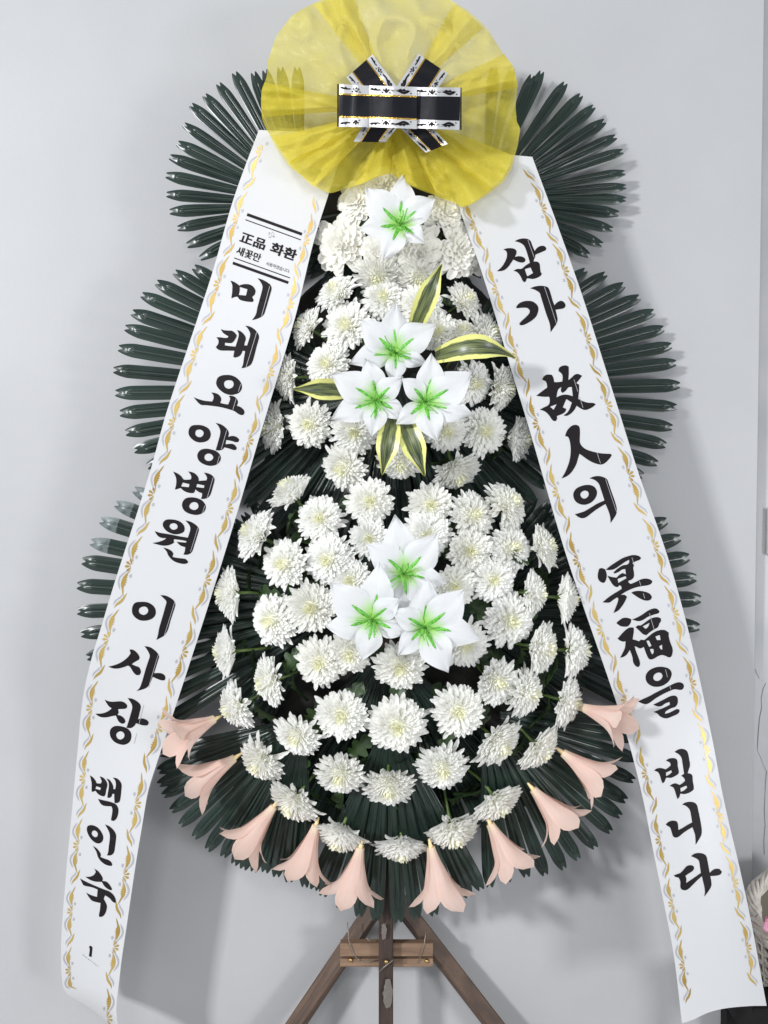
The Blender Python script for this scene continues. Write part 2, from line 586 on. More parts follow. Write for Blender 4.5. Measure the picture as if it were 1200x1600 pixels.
# ---------------------------------------------------------------- the stand
stand = empty('wreath_stand', (at(603, 1500, 0.0).x, 0.02, 0.0))
tag(stand, 'brown wooden easel stand carrying the funeral wreath', 'stand')


def timber(name, p0, p1, w, h, m, roll=0.0, parent=stand, n=None):
    V, F = beam(p0, p1, w, h, roll)
    o = wobj(name, V, F, m, parent, False)
    wood_uv(o, Vector(p1) - Vector(p0))
    return o


def down_to_floor(pa, pb, Y0, Y1):
    a, b = at(*pa, Y0), at(*pb, Y1)
    k = (a.z - 0.0) / (a.z - b.z)
    return a, a + (b - a) * k


a, b = down_to_floor((645, 1330), (463, 1600), 0.095, 0.062)
timber('leg', a, b, 0.033, 0.036, M['wood'], R(28))
a, b = down_to_floor((562, 1330), (771, 1600), 0.095, 0.062)
timber('leg', a, b, 0.033, 0.036, M['wood'], R(-28))
a, b = at(603, 330, 0.085), at(603, 1600, 0.010)
k = a.z / (a.z - b.z)
post = timber('centre_post', a, a + (b - a) * k, 0.030, 0.030, M['wood_dark'])
timber('crosspiece', at(532, 1481, 0.035), at(676, 1481, 0.035), 0.028, 0.022, M['wood_pale'])
timber('crosspiece', at(532, 1501, 0.037), at(676, 1501, 0.037), 0.017, 0.022, M['wood_pale'])
for (x, y, Y) in ((548, 1500.5, 0.0235), (603.5, 1503, -0.0065), (667, 1502, 0.0235)):
    c = at(x, y, Y)
    V, F = [], []
    for (r_, yy) in ((0.0042, 0.003), (0.0042, -0.0005), (0.003, -0.002), (0.0008, -0.0026)):
        for k in range(12):
            a_ = k * math.pi / 6
            V.append(c + Vector((r_ * math.cos(a_), yy, r_ * math.sin(a_))))
    F = grid_faces(4, 12, 0, True) + [tuple(range(36, 48))]
    wobj('screw', V, F, M['brass'], stand)
for pts in ([(543, 1441, .03), (545, 1470, .021), (552, 1490, .021), (561, 1502, .022), (575, 1503, .022), (590, 1500, .02)],
            [(666, 1450, .03), (663, 1475, .021), (657, 1493, .021), (653, 1505, .022)],
            [(592, 1519, -.0058), (600, 1511, -.0065), (612, 1502, -.0065), (616, 1497, .0)],
            [(572, 1465, .02), (577, 1470, .018), (581, 1469, .02)]):
    V, F = tube([at(*p) for p in pts], 0.0009, 5)
    wobj('wire', V, F, M['wire'], stand)


def patch(cx, cy, rx, ry, Y, seed):
    V, F = [at(cx, cy, Y - .0015)], []
    q = random.Random(seed)
    n = 22
    for ring in (0.5, 1.0):
        for k in range(n):
            a_ = 2 * math.pi * k / n
            s = ring * (0.75 + 0.4 * q.random())
            V.append(at(cx + rx * s * math.cos(a_), cy + ry * s * math.sin(a_), Y - q.random() * .002 * (1.5 - ring)))
    F = [(0, 1 + k, 1 + (k + 1) % n) for k in range(n)] + [(1 + k, 1 + n + k, 1 + n + (k + 1) % n, 1 + (k + 1) % n) for k in range(n)]
    return V, F


wobj('tape', *patch(606, 1552, 8, 22, -0.0065, 3), M['tape'], stand)
wobj('tape', *patch(600, 1455, 5, 13, -0.0045, 5), M['tape'], stand)


def disc(cx, cy, rx, ry, Y, t=0.012):
    V, n = [], 40
    for (s, y) in ((0.0, Y), (0.97, Y), (1.0, Y + .003), (1.0, Y + t), (0.0, Y + t)):
        for k in range(n):
            a_ = 2 * math.pi * k / n
            V.append(at(cx + rx * s * math.cos(a_), cy + ry * s * math.sin(a_), y))
    return V, grid_faces(5, n, 0, True)


for (cx, cy, rx, ry, Y) in ((622, 330, 150, 140, 0.062), (615, 590, 195, 190, 0.045), (610, 980, 255, 250, 0.048)):
    wobj('backing_board', *disc(cx, cy, rx, ry, Y), M['board'], stand)

# ---------------------------------------------------------------- palm leaf fans
LEAF_CACHE = {}


def leaf_mesh(Lpx, wpx, pale=False):
    """one moulded strip: notch at the tip, raised panel with a U shaped ridge; origin at the root, along +x, face +z"""
    key = (round(Lpx / 30) * 30, round(wpx), pale)
    if key in LEAF_CACHE: return LEAF_CACHE[key]
    L = key[0] * 0.0013
    W = key[1] * 0.0013
    us = [0.0, .12, .25, .4, .55, .66, .74, .80, .84, .87, .89, .91, .925, .94, .955, .97, .985, 1.0]
    vsx = [-1, -.86, -.76, -.66, -.50, -.40, -.34, -.30, -.26, -.20, -.08, .08, .20, .26, .30, .34, .40, .50, .66, .76, .86, 1]
    V = []
    e = 1 - 0.022 / L * 0.9          # where the ridge turns round
    for u in us:
        x = u * L
        d_end = (1 - u) * L
        k = min(1, d_end / 0.034)
        w = (0.20 + 0.80 * min(1, u / .78) ** .9) * (0.44 + 0.56 * math.sin(k * math.pi / 2) ** 0.85)
        for v in vsx:
            notch = 0.0
            if u > .93:
                notch = (u - .93) / .07 * (-0.0075 * (1 - min(1, abs(v) / .55)) + 0.0015 * (abs(v) > .5))
            yl = v * w * W / 2
            # distance to the U shaped ridge
            xe_ = e * L - .004
            rr = 0.30 * W / 2
            if x < xe_: dU = abs(abs(yl) - rr)
            else: dU = abs(math.hypot(yl, (x - xe_)) - rr)
            h = 0.0030 * math.exp(-(dU / 0.0014) ** 2)
            panel = max(0.0, min(1.0, (0.80 - abs(v)) / .16)) * max(0.0, min(1.0, ((e * L + .008) - x) / .014))
            h += 0.0014 * panel - 0.0018 * abs(v) ** 2
            bend = -0.004 * (u ** 3)
            V.append((x + notch, yl, h + bend))
    F = grid_faces(len(us), len(vsx))
    F = [f[::-1] for f in F]
    me = mesh_data('leaf', V, F, M['plastic'])
    if pale:
        me.materials.append(M['plastic_pale'])
        for p in me.polygons:
            if p.center.x > L - .034: p.material_index = 1
    LEAF_CACHE[key] = me
    return me


NFAN = 0


def fan(label, c, tips, Yc, Yt, w=23, start=0.12, tilt=0.0, jit=0.004, pale=0, loose=0.30):
    root = empty('palm_fan', at(*c, Yc))
    tag(root, label, 'palm fan', 'dark green plastic palm fans of the wreath')
    C0 = at(*c, Yc)
    for i, tp in enumerate(tips):
        T = at(tp[0], tp[1], Yt + (rnd.random() - .5) * 2 * jit)
        d = T - C0
        P = C0 + d * start
        d = T - P
        L = d.length
        Lpx = L / 0.0013
        me = leaf_mesh(Lpx, w, i < pale)
        o = link('leaf', me, root)
        x = d.normalized()
        z = Vector((0, -1, 0))
        z = (z - x * z.dot(x)).normalized()
        y = z.cross(x)
        q = Matrix.Rotation((rnd.random() - .5) * loose + tilt, 3, x)
        y, z = q @ y, q @ z
        m3 = Matrix((x, y, z)).transposed().to_4x4()
        s = L / (round(Lpx / 30) * 30 * 0.0013)
        o.matrix_local = Matrix.Translation(P - C0) @ m3 @ Matrix.Diagonal((s, 0.93 + .12 * rnd.random(), 1, 1))
    return root


def arc(c, r, a0, a1, n, jr=8):
    out = []
    for i in range(n):
        a_ = R(a0 + (a1 - a0) * (i + .5) / n + (rnd.random() - .5) * 2)
        rr = r + (rnd.random() - .5) * 2 * jr
        out.append((c[0] + rr * math.cos(a_), c[1] + rr * math.sin(a_)))
    return out


YO = 0.078
fan('plastic palm fan at the upper left, beside the yellow rosette', (473, 320),
    [(464, 104), (438, 104), (413, 108), (395, 112), (366, 112), (341, 129), (319, 147), (298, 162), (287, 193), (277, 222), (265, 244), (259, 273), (260, 303), (265, 330), (277, 355), (292, 382), (312, 402)], -.045, -.030, w=19)
fan('plastic palm fan at the upper right, beside the yellow rosette', (757, 310),
    [(772, 104), (800, 106), (832, 116), (847, 110), (884, 128), (909, 147), (929, 165), (946, 188), (963, 212), (974, 235), (977, 268), (979, 290), (979, 310), (967, 333), (958, 357), (942, 381), (921, 398)], YO - .02, YO, w=19, jit=.006)
fan('plastic palm fan sticking out at mid left, behind the left banner', (580, 612),
    [(302, 417), (272.5, 424), (244, 440), (221, 460), (206, 487), (195, 512), (185, 543), (177, 578), (180, 613), (187, 645), (196, 676), (209, 704), (230, 728), (250, 748)], -.045, -.035, w=22.5)
fan('plastic palm fan sticking out at mid right, behind the right banner', (668, 612),
    [(916, 421), (947, 427), (976, 445), (1000, 464), (1023, 487), (1038, 513), (1050, 540), (1057, 567), (1063, 602), (1058, 635), (1051, 668), (1041, 696), (1028, 724), (1005, 744), (985, 770)], YO - .025, YO, w=22.5)
fan('plastic palm fan at the lower left edge, with greyish upper tips', (560, 940),
    [(209, 765), (180, 788), (156, 814), (141.5, 847), (128, 877), (120, 915), (120, 956), (126, 992), (135, 1028), (150, 1062), (170, 1095), (195, 1125), (222, 1152)], -.03, -.035, w=24.5, pale=4)
fan('plastic palm fan at the lower right edge, half under the right banner', (675, 940),
    [(1010, 790), (1043, 814), (1064, 841), (1078, 871), (1089, 904), (1096, 937), (1094, 980), (1080, 1015), (1060, 1050), (1040, 1085), (1020, 1115)], YO - .04, YO - .004, w=26)
YB = -0.012
fan('plastic palm fan at the bottom left, under the pink lilies', (478, 1120),
    [(248, 1180), (246, 1206), (247, 1228), (254, 1245), (266, 1268), (281, 1291), (302, 1310), (322, 1329), (348, 1341), (364, 1352), (379, 1360), (396, 1364), (413, 1365), (432, 1372), (452, 1380), (475, 1388)], YB - .05, YB, w=22, loose=.5)
fan('plastic palm fan at the bottom centre, hanging over the stand', (607, 1120),
    [(490, 1392), (504, 1402), (531, 1421), (561, 1434), (588, 1440), (623, 1443), (651, 1437), (680, 1432), (707, 1421), (733, 1403), (752, 1392)], YB - .05, YB - .01, w=24)
fan('plastic palm fan at the bottom right, casting streaky shadows on the wall', (752, 1112),
    [(765, 1388), (793, 1380), (823, 1372), (853, 1369), (883, 1359), (905, 1344), (931, 1327), (956, 1301), (971, 1277), (980, 1252), (992, 1221), (996, 1187), (996, 1155), (990, 1125)], YB - .05, YB, w=22, loose=.5)
# the inner layers behind the flowers
fan('plastic palm fan hanging below the middle flowers, over the lower tier', (612, 565), arc((612, 565), 318, 28, 152, 26), 0.02, 0.0, w=22, jit=.008)
fan('plastic palm fan behind the middle flowers, pointing left', (520, 600), arc((520, 600), 165, 120, 245, 18), 0.03, 0.015, w=20, jit=.008)
fan('plastic palm fan behind the middle flowers, pointing right', (700, 600), arc((700, 600), 160, -65, 60, 18), 0.03, 0.015, w=20, jit=.008)
fan('plastic palm fan behind the topmost flowers, pointing down and outward', (620, 320), arc((620, 320), 175, 10, 170, 24), 0.04, 0.02, w=20, jit=.008)
fan('plastic palm fan behind the lower flowers, pointing left', (510, 960), arc((510, 960), 205, 118, 238, 24), 0.03, 0.012, w=20, jit=.010)
fan('plastic palm fan behind the lower flowers, pointing right', (712, 960), arc((712, 960), 225, -58, 62, 24), 0.03, 0.012, w=20, jit=.010)
fan('plastic palm fan behind the lower flowers, pointing down in short strips', (607, 1010), arc((607, 1010), 320, 42, 138, 34, 26), 0.02, 0.012, w=19, jit=.010)

# ---------------------------------------------------------------- chrysanthemums
def petal_rows(V, F, base, phi, a0, a1, L, W, rows, cup, tw=0.0, tip=0.25):
    """one petal in the axial plane phi, polar angle running a0 -> a1"""
    er = Vector((math.cos(phi), math.sin(phi), 0))
    et = Vector((-math.sin(phi), math.cos(phi), 0))
    p = Vector(base)
    o = len(V)
    n = len(rows)
    ps = 0.0
    for i, (s, w) in enumerate(rows):
        a_ = a0 + (a1 - a0) * s
        d = er * math.sin(a_) + Vector((0, 0, math.cos(a_)))
        p = p + d * (s - ps) * L + et * tw * (s - ps) * L
        ps = s
        nn = (Vector((0, 0, 1)) * math.sin(a_) - er * math.cos(a_))
        hw = w * W
        V.append(p + et * hw + nn * hw * cup)
        V.append(p - nn * hw * cup * .25)
        V.append(p - et * hw + nn * hw * cup)
    for i in range(n - 1):
        b = o + 3 * i
        F.append((b, b + 1, b + 4, b + 3))
        F.append((b + 1, b + 2, b + 5, b + 4))


ROWS_N = [(0, .35), (.22, .55), (.48, .85), (.72, 1.0), (.88, .82), (1.0, .22)]
ROWS_B = [(0, .3), (.2, .6), (.45, .95), (.7, 1.1), (.88, .95), (1.0, .45)]


def make_chrys(seed, broad=False, flat=0.0):
    """petals set over a low dome, each bending outward like a scale; the outermost spring from the calyx"""
    q = random.Random(seed)
    N = 70 if broad else 250
    V, F, HV, HF = [], [], [], []
    nh = 7 if broad else 15
    for i in range(N):
        f = (i + .5) / N
        th = math.acos(1 - f * 1.02)
        phi = i * 2.399963 + (q.random() - .5) * .30
        b = 0.30 if broad else 0.42
        rb, zb = b * math.sin(th), b * .62 * math.cos(th)
        L = ((0.34 if broad else .30) + (.32 if broad else .20) * f ** 2) * (.84 + .30 * q.random())
        a0 = th * .80 + R(4)
        a1 = a0 + R(14 + 16 * q.random() - flat * f) - R(34) * max(0, 1 - f / .14)
        W = (.105 + .065 * f) if broad else (.050 + .034 * f)
        if f > .80:
            k = (f - .80) / .20
            rb, zb = rb * (1 - .45 * k), zb - .10 * k
            L += .14 * k + .12 * q.random() ** 2
            a0 = R(66 + 8 * k) - R(flat)
            a1 = a0 + R(6 + 18 * q.random())
            if q.random() < .10 and not broad:
                L *= 1.18; a1 += R(22)
        if broad:
            a1 += R(10)
        tgt = (HV, HF) if i < nh else (V, F)
        petal_rows(tgt[0], tgt[1], (rb * math.cos(phi), rb * math.sin(phi), zb), phi, a0, a1, L, W, ROWS_B if broad else ROWS_N, .40 if broad else .55, (q.random() - .5) * .40)
    # the closed bud in the middle, so that no pit shows between the innermost petals
    o, n, bd = len(HV), 16, (.26 if broad else .40)
    for r in range(6):
        th = R(82) * r / 5
        for k in range(n):
            a_ = 2 * math.pi * k / n
            HV.append(Vector((bd * math.sin(th) * math.cos(a_), bd * math.sin(th) * math.sin(a_), bd * .80 * math.cos(th))))
    HF += grid_faces(6, n, o, True)
    return (mesh_data('petals', V, F, M['broad' if broad else 'petal']), mesh_data('heart', HV, HF, M['broad' if broad else 'heart']))


CH = [make_chrys(s, False, fl) for s, fl in ((11, 0), (12, 10), (13, 4), (14, 16), (15, -6), (16, 8), (17, 22), (18, -10), (19, 2), (24, 13), (25, -3))]
CHB = [make_chrys(s, True) for s in (21, 22, 23)]


def make_calyx():
    V, n = [], 12
    for (r_, z) in ((0.0, -.14), (.07, -.13), (.15, -.06), (.20, .02), (.17, .04)):
        for k in range(n):
            a_ = 2 * math.pi * k / n
            rr = r_ * (1 + .15 * (k % 2) * (z > -.1))
            V.append((rr * math.cos(a_), rr * math.sin(a_), z))
    return mesh_data('calyx', V, grid_faces(5, n, 0, True), M['stem'])


def make_stem(seed):
    q = random.Random(seed)
    dx, dy = (q.random() - .5) * .5, (q.random() - .5) * .5
    pts = [(dx * t * t, dy * t * t, -.1 - 1.15 * t) for t in (0, .2, .4, .6, .8, 1)]
    V, F = tube(pts, [.062, .052, .048, .046, .045, .044], 7)
    return mesh_data('stem', V, F, M['stem'])


def make_foliage(seed):
    """lobed leaf rising from the stem, below the head"""
    q = random.Random(seed)
    half = [(0, .02), (.18, .03), (.28, .20), (.36, .26), (.40, .12), (.52, .32), (.62, .34), (.66, .15), (.78, .26), (.86, .22), (1.0, .02)]
    V, F = [], []
    Ls = 0.95 + .3 * q.random()
    for (s, w) in half:
        z = -.25 * s * s + .06 * math.sin(s * 5)
        for v in (-1, -.5, 0, .5, 1):
            V.append((s * Ls, w * v * Ls + .02 * q.random(), z + .10 * abs(v) * w * 3 - .05 * (1 - abs(v))))
    F = grid_faces(len(half), 5)
    a_ = q.random() * 6.28
    m = Matrix.Translation((0, 0, -.42)) @ Matrix.Rotation(a_, 4, 'Z') @ Matrix.Rotation(R(-10 + 35 * q.random()), 4, 'Y')
    return mesh_data('foliage', [m @ Vector(v) for v in V], F, M['foliage'])


CALYX = make_calyx()
STEMS = [make_stem(s) for s in range(4)]
FOLS = [make_foliage(s) for s in range(6)]


def flower(x, y, r, ax, ay, label, broad=False, Y=None, i=0):
    mag = math.hypot(ax, ay)
    if y > 1240 and mag > .6: ax, ay, mag, r = ax * .90, ay * .90, mag * .90, r * 1.10
    if mag > .45:
        k_ = 1 + .10 * min(1, (mag - .45) / .3)
        ax, ay = ax * k_, ay * k_
        mag *= k_
    if mag > .97: ax, ay = ax / mag * .97, ay / mag * .97
    A = Vector((ax, -math.sqrt(1 - ax * ax - ay * ay), -ay)).normalized()
    k = pxm(Y)
    rad = r * k * ((1.03 if y > 740 else 1.0) + .10 * rnd.random()) * (.97 if broad else 1)
    base = at(x, y, Y) - Vector((A.x, 0, A.z)) * rad * .22
    root = empty('chrysanthemum', base)
    tag(root, label, 'chrysanthemum', 'white chrysanthemums of the wreath')
    z = A
    x_ = Vector((0.3, 0.1, 1)).cross(z).normalized()
    y_ = z.cross(x_)
    spin = Matrix.Rotation(rnd.random() * 6.28, 4, 'Z')
    m = Matrix((x_, y_, z)).transposed().to_4x4() @ spin @ Matrix.Diagonal((rad, rad, rad * ((1.06 if mag > .6 else .92) + .26 * rnd.random()), 1))
    rad *= 1
    pet, hrt = (CHB if broad else CH)[i % (3 if broad else 11)]
    for nm, me in (('petals', pet), ('heart', hrt), ('calyx', CALYX), ('stem', STEMS[i % 4]), ('foliage', FOLS[i % 6])):
        o = link(nm, me, root)
        o.matrix_local = m
        if nm in ('petals', 'heart'): o['kind'] = 'stuff'
    if y > 740:
        o = link('foliage', FOLS[(i * 5 + 2) % 6], root)
        o.matrix_local = m @ Matrix.Translation((0, 0, -.22)) @ Matrix.Rotation(2.2, 4, 'Z')
    return root


W_ = 'white chrysanthemum '
FL = [
 # top cluster, broad petals: x, y, r, axis x, axis y, label, broad
 (533, 386, 46, -.15, .1, 'broad-petalled white flower left of the topmost lily, touching the left banner', 1),
 (556, 316, 40, -.35, -.15, 'broad-petalled cream flower tucked under the rosette, upper left of the topmost lily', 1),
 (596, 290, 40, -.1, -.4, 'pale cream flower seen through the hem of the yellow rosette', 1),
 (699, 333, 36, .3, -.1, 'small pinkish white flower right of the topmost lily', 1),
 (655, 398, 47, .05, .3, 'broad-petalled cream flower just below the topmost lily, brown fleck in its heart', 1),
 (722, 394, 46, .4, .1, 'broad-petalled white flower under the top of the right banner', 1),
 (592, 398, 36, -.1, .35, 'cream flower half hidden behind the lower left petal of the topmost lily', 1),
 # middle tier
 (590, 434, 41, -.1, .68, W_ + 'facing down, squeezed under the broad-petalled top cluster on the left', 0),
 (654, 437, 38, .1, .68, W_ + 'facing down, squeezed under the broad-petalled top cluster on the right', 0),
 (525, 457, 39, -.45, -.5, W_ + 'tilted up to the left, first below the top cluster on the left', 0),
 (599, 467, 39, .0, -.25, W_ + 'facing forward above the middle lilies, left of the upright striped leaf', 0),
 (658, 478, 38, .15, -.1, W_ + 'half covered by the upright striped leaf', 0),
 (726, 470, 36, .55, -.35, W_ + 'tilted right, alone on dark leaves right of the upright striped leaf', 0),
 (477, 511, 40, -.75, -.35, W_ + 'in side view facing left, highest of those along the left banner', 0),
 (541, 510, 43, -.35, -.15, W_ + 'shaggy, upper left of the middle lilies', 0),
 (721, 523, 38, .2, -.62, W_ + 'turned up, above the striped leaf that points right', 0),
 (762, 523, 38, .7, -.25, W_ + 'against the right banner, above the tip of the right-pointing striped leaf', 0),
 (682, 520, 38, .2, -.1, W_ + 'peeping out behind the upper right petal of the middle lilies', 0),
 (511, 570, 39, -.3, -.1, W_ + 'just above the striped leaf that points left', 0),
 (446, 590, 42, -.86, .05, W_ + 'in side view facing left, beside the left banner above the left-pointing striped leaf', 0),
 (425, 667, 42, -.72, .1, W_ + 'half under the left banner, below the left-pointing striped leaf', 0),
 (484, 664, 40, -.2, .12, W_ + 'full round head below the left-pointing striped leaf', 0),
 (554, 676, 40, -.05, .25, W_ + 'under the left one of the lower pair of middle lilies', 0),
 (537, 731, 43, -.45, .35, W_ + 'tilted down left, below the middle lilies', 0),
 (626, 722, 40, .0, .6, W_ + 'facing down between the two hanging striped leaves', 0),
 (713, 737, 43, .3, .72, W_ + 'facing down right, below the middle lilies on the right', 0),
 (697, 673, 38, .1, .35, W_ + 'under the right one of the lower pair of middle lilies', 0),
 (756, 674, 41, .3, .1, W_ + 'full round head right of the lower middle lilies', 0),
 (809, 686, 43, .82, .1, W_ + 'in side view facing right, lowest by the right banner in the middle tier', 0),
 (741, 600, 38, .5, .2, W_ + 'below the striped leaf that points right', 0),
 (786, 607, 40, .78, .15, W_ + 'in side view under the tip of the right-pointing striped leaf', 0),
 # lower tier
 (455, 768, 42, -.50, -.72, W_ + 'seen nearly edge on, tilted up left at the top of the lower tier', 0),
 (500, 810, 40, -.05, -.1, W_ + 'open star-like head with yellow heart, upper left of the lower tier', 0),
 (578, 784, 40, .0, -.1, W_ + 'frontal head at the top centre of the lower tier', 0),
 (577, 841, 36, .0, .12, W_ + 'with greenish yellow heart, upper left of the lower lilies', 0),
 (397, 834, 45, -.72, -.40, W_ + 'in side view with one long drooping petal, upper left by the left banner', 0),
 (445, 880, 45, -.42, -.05, W_ + 'turned half left, second column from the left banner', 0),
 (513, 874, 42, -.3, .0, W_ + 'with shaggy petals, left of the top lily of the lowest group', 0),
 (357, 927, 44, -.85, .02, W_ + 'in side view facing left, close to the left banner with bare stem', 0),
 (487, 948, 43, -.08, .0, W_ + 'frontal head left of the lowest lilies', 0),
 (424, 968, 46, -.50, .05, W_ + 'turned half left, level with the lowest lilies', 0),
 (547, 906, 36, -.1, .0, W_ + 'mostly hidden behind the left lily of the lowest group', 0),
 (352, 1018, 46, -.86, .02, W_ + 'largest side view facing left, second lowest along the left banner', 0),
 (500, 1033, 43, -.1, .08, W_ + 'frontal head below left of the lowest lilies', 0),
 (418, 1064, 44, -.78, .12, W_ + 'in side view facing left, inside the large side view head', 0),
 (546, 1020, 38, .0, .3, W_ + 'round head peeping from under the left lily of the lowest group', 0),
 (625, 1040, 46, .0, .3, W_ + 'facing down directly under the lowest lilies', 0),
 (672, 790, 41, .05, -.1, W_ + 'frontal head with curled petals, top right of centre in the lower tier', 0),
 (668, 836, 40, .05, .1, W_ + 'half hidden behind the top lily of the lowest group', 0),
 (738, 805, 41, .42, -.25, W_ + 'tilted up right above the head with few long petals', 0),
 (733, 860, 40, .12, .0, W_ + 'frontal head right of the top lily of the lowest group', 0),
 (795, 787, 43, .66, -.42, W_ + 'in side view tilted up right, top right of the lower tier', 0),
 (798, 856, 42, .5, -.2, W_ + 'turned half right, second column from the right banner', 0),
 (850, 854, 42, .78, -.28, W_ + 'in side view facing right, highest by the right banner in the lower tier', 0),
 (770, 905, 40, .15, .0, W_ + 'with a loose open heart, right of the lowest lilies', 0),
 (834, 927, 41, .86, .02, W_ + 'in side view facing right, on a green stem beside the loose open head', 0),
 (886, 934, 43, .90, .02, W_ + 'side view, touching the right banner level with the lowest lilies', 0),
 (796, 968, 46, .30, .02, W_ + 'large, turned slightly right of the lowest lilies', 0),
 (845, 1011, 44, .76, .05, W_ + 'in side view on the right, between the large turned head and the banner', 0),
 (899, 1016, 43, .88, .0, W_ + 'in side view by the right banner, below the level of the lowest lilies', 0),
 (726, 1006, 41, .2, .3, W_ + 'half covered by the right lily of the lowest group', 0),
 (709, 915, 38, .2, .1, W_ + 'between the right lilies of the lowest group', 0),
 (366, 1104, 43, -.74, .28, W_ + 'in side view, lowest on the left side above the pink lilies', 0),
 (463, 1150, 43, -.35, .38, W_ + 'tilted down left, in the second ring at lower left', 0),
 (534, 1114, 46, -.05, .08, W_ + 'frontal head with yellow heart, left of the bottom centre head', 0),
 (407, 1188, 43, -.48, .45, W_ + 'tilted down left, nearest to the second pink lily on the left', 0),
 (531, 1209, 44, -.12, .42, W_ + 'tilted down, left of a twin in the lowest full ring', 0),
 (607, 1227, 44, .02, .52, W_ + 'tilted down at the bottom centre, right of its twin', 0),
 (458, 1253, 43, -.48, .62, W_ + 'facing down left, between the third and fourth pink lilies on the left', 0),
 (531, 1303, 41, -.32, .76, W_ + 'facing down just above the fifth pink lily from the left', 0),
 (621, 1131, 49, .0, .1, W_ + 'large frontal head at the bottom centre of the lower tier', 0),
 (716, 1109, 46, .08, .05, W_ + 'frontal head with yellow heart, right of the bottom centre head', 0),
 (776, 1064, 43, .45, .1, W_ + 'turned half right, inner ring at lower right', 0),
 (824, 1082, 44, .74, .1, W_ + 'in side view facing right, middle ring at lower right', 0),
 (889, 1096, 45, .80, .15, W_ + 'in side view above the highest pink lily on the right', 0),
 (778, 1160, 45, .52, .42, W_ + 'tilted down right in the second ring at lower right', 0),
 (691, 1199, 44, .05, .38, W_ + 'tilted down with a pinkish heart, right of the bottom twins', 0),
 (845, 1170, 45, .60, .50, W_ + 'facing down right, beside the second pink lily on the right', 0),
 (778, 1254, 43, .48, .66, W_ + 'facing down right, between the third and fourth pink lilies on the right', 0),
 (708, 1297, 42, .22, .76, W_ + 'facing down just above the first pink lily right of the post', 0),
 (627, 1322, 42, .0, .82, W_ + 'facing straight down, lowest of all, above the stand', 0),
]


def dome(x, y):
    if y < 440:
        d = math.hypot(x - 630, y - 350) / 150; return -0.055 - 0.05 * max(0, 1 - d * d)
    if y < 745:
        d = math.hypot(x - 620, y - 590) / 230; return -0.035 - 0.085 * max(0, 1 - d * d)
    d = math.hypot(x - 620, y - 980) / 375; return -0.030 - 0.10 * max(0, 1 - d * d)


for i, (x, y, r, ax, ay, lab, br) in enumerate(FL):
    flower(x, y, r, ax, ay, lab, bool(br), dome(x, y), i)

# ---------------------------------------------------------------- white lilies
def lily_petal(C, T, Ym, W, seed, back):
    """petal from the throat C to the tip T; bows forward, then curls back at the tip"""
    q = random.Random(seed)
    V, UV = [], []
    n, mv = 15, 9
    d2 = Vector((T.x - C.x, 0, T.z - C.z))
    L = d2.length
    x = d2.normalized()
    side = Vector((-x.z, 0, x.x))
    ph, ph2 = q.random() * 6, q.random() * 6
    bow = (q.random() - .5) * .10 * L
    for i in range(n):
        t = i / (n - 1)
        w = W * interp([(0, .20), (.12, .44), (.27, .82), (.42, 1.0), (.55, .95), (.68, .74), (.82, .43), (.93, .17), (1.0, .01)], t)
        y = C.y - 0.017 * (1 - (1 - min(1, t * 1.35)) ** 2) + 0.010 * max(0, t - .6) ** 2 / .16 * (.6 + .8 * q.random() * 0 + .4 * back) + back * .004
        c = Vector((C.x, 0, C.z)) + x * L * t + side * bow * math.sin(t * math.pi)
        for j in range(mv):
            v = -1 + 2 * j / (mv - 1)
            yy = y + 0.0022 * v * v * (0.2 + t) - 0.0025 * math.exp(-(v / .14) ** 2) * -1 + 0.0075 * v * abs(v) * math.sin(t * 8 + ph) * t + .0015 * math.sin(v * 5 + ph2 + t * 4)
            p = c + side * w * v
            V.append(Vector((p.x, yy, p.z)))
    return V, grid_faces(n, mv), n, mv


def petal_uv(o, n, mv):
    me = o.data
    uv = me.uv_layers.new(name='UVMap')
    for lp in me.loops:
        k = lp.vertex_index
        uv.data[lp.index].uv = ((k // mv) / (n - 1), (k % mv) / (mv - 1))


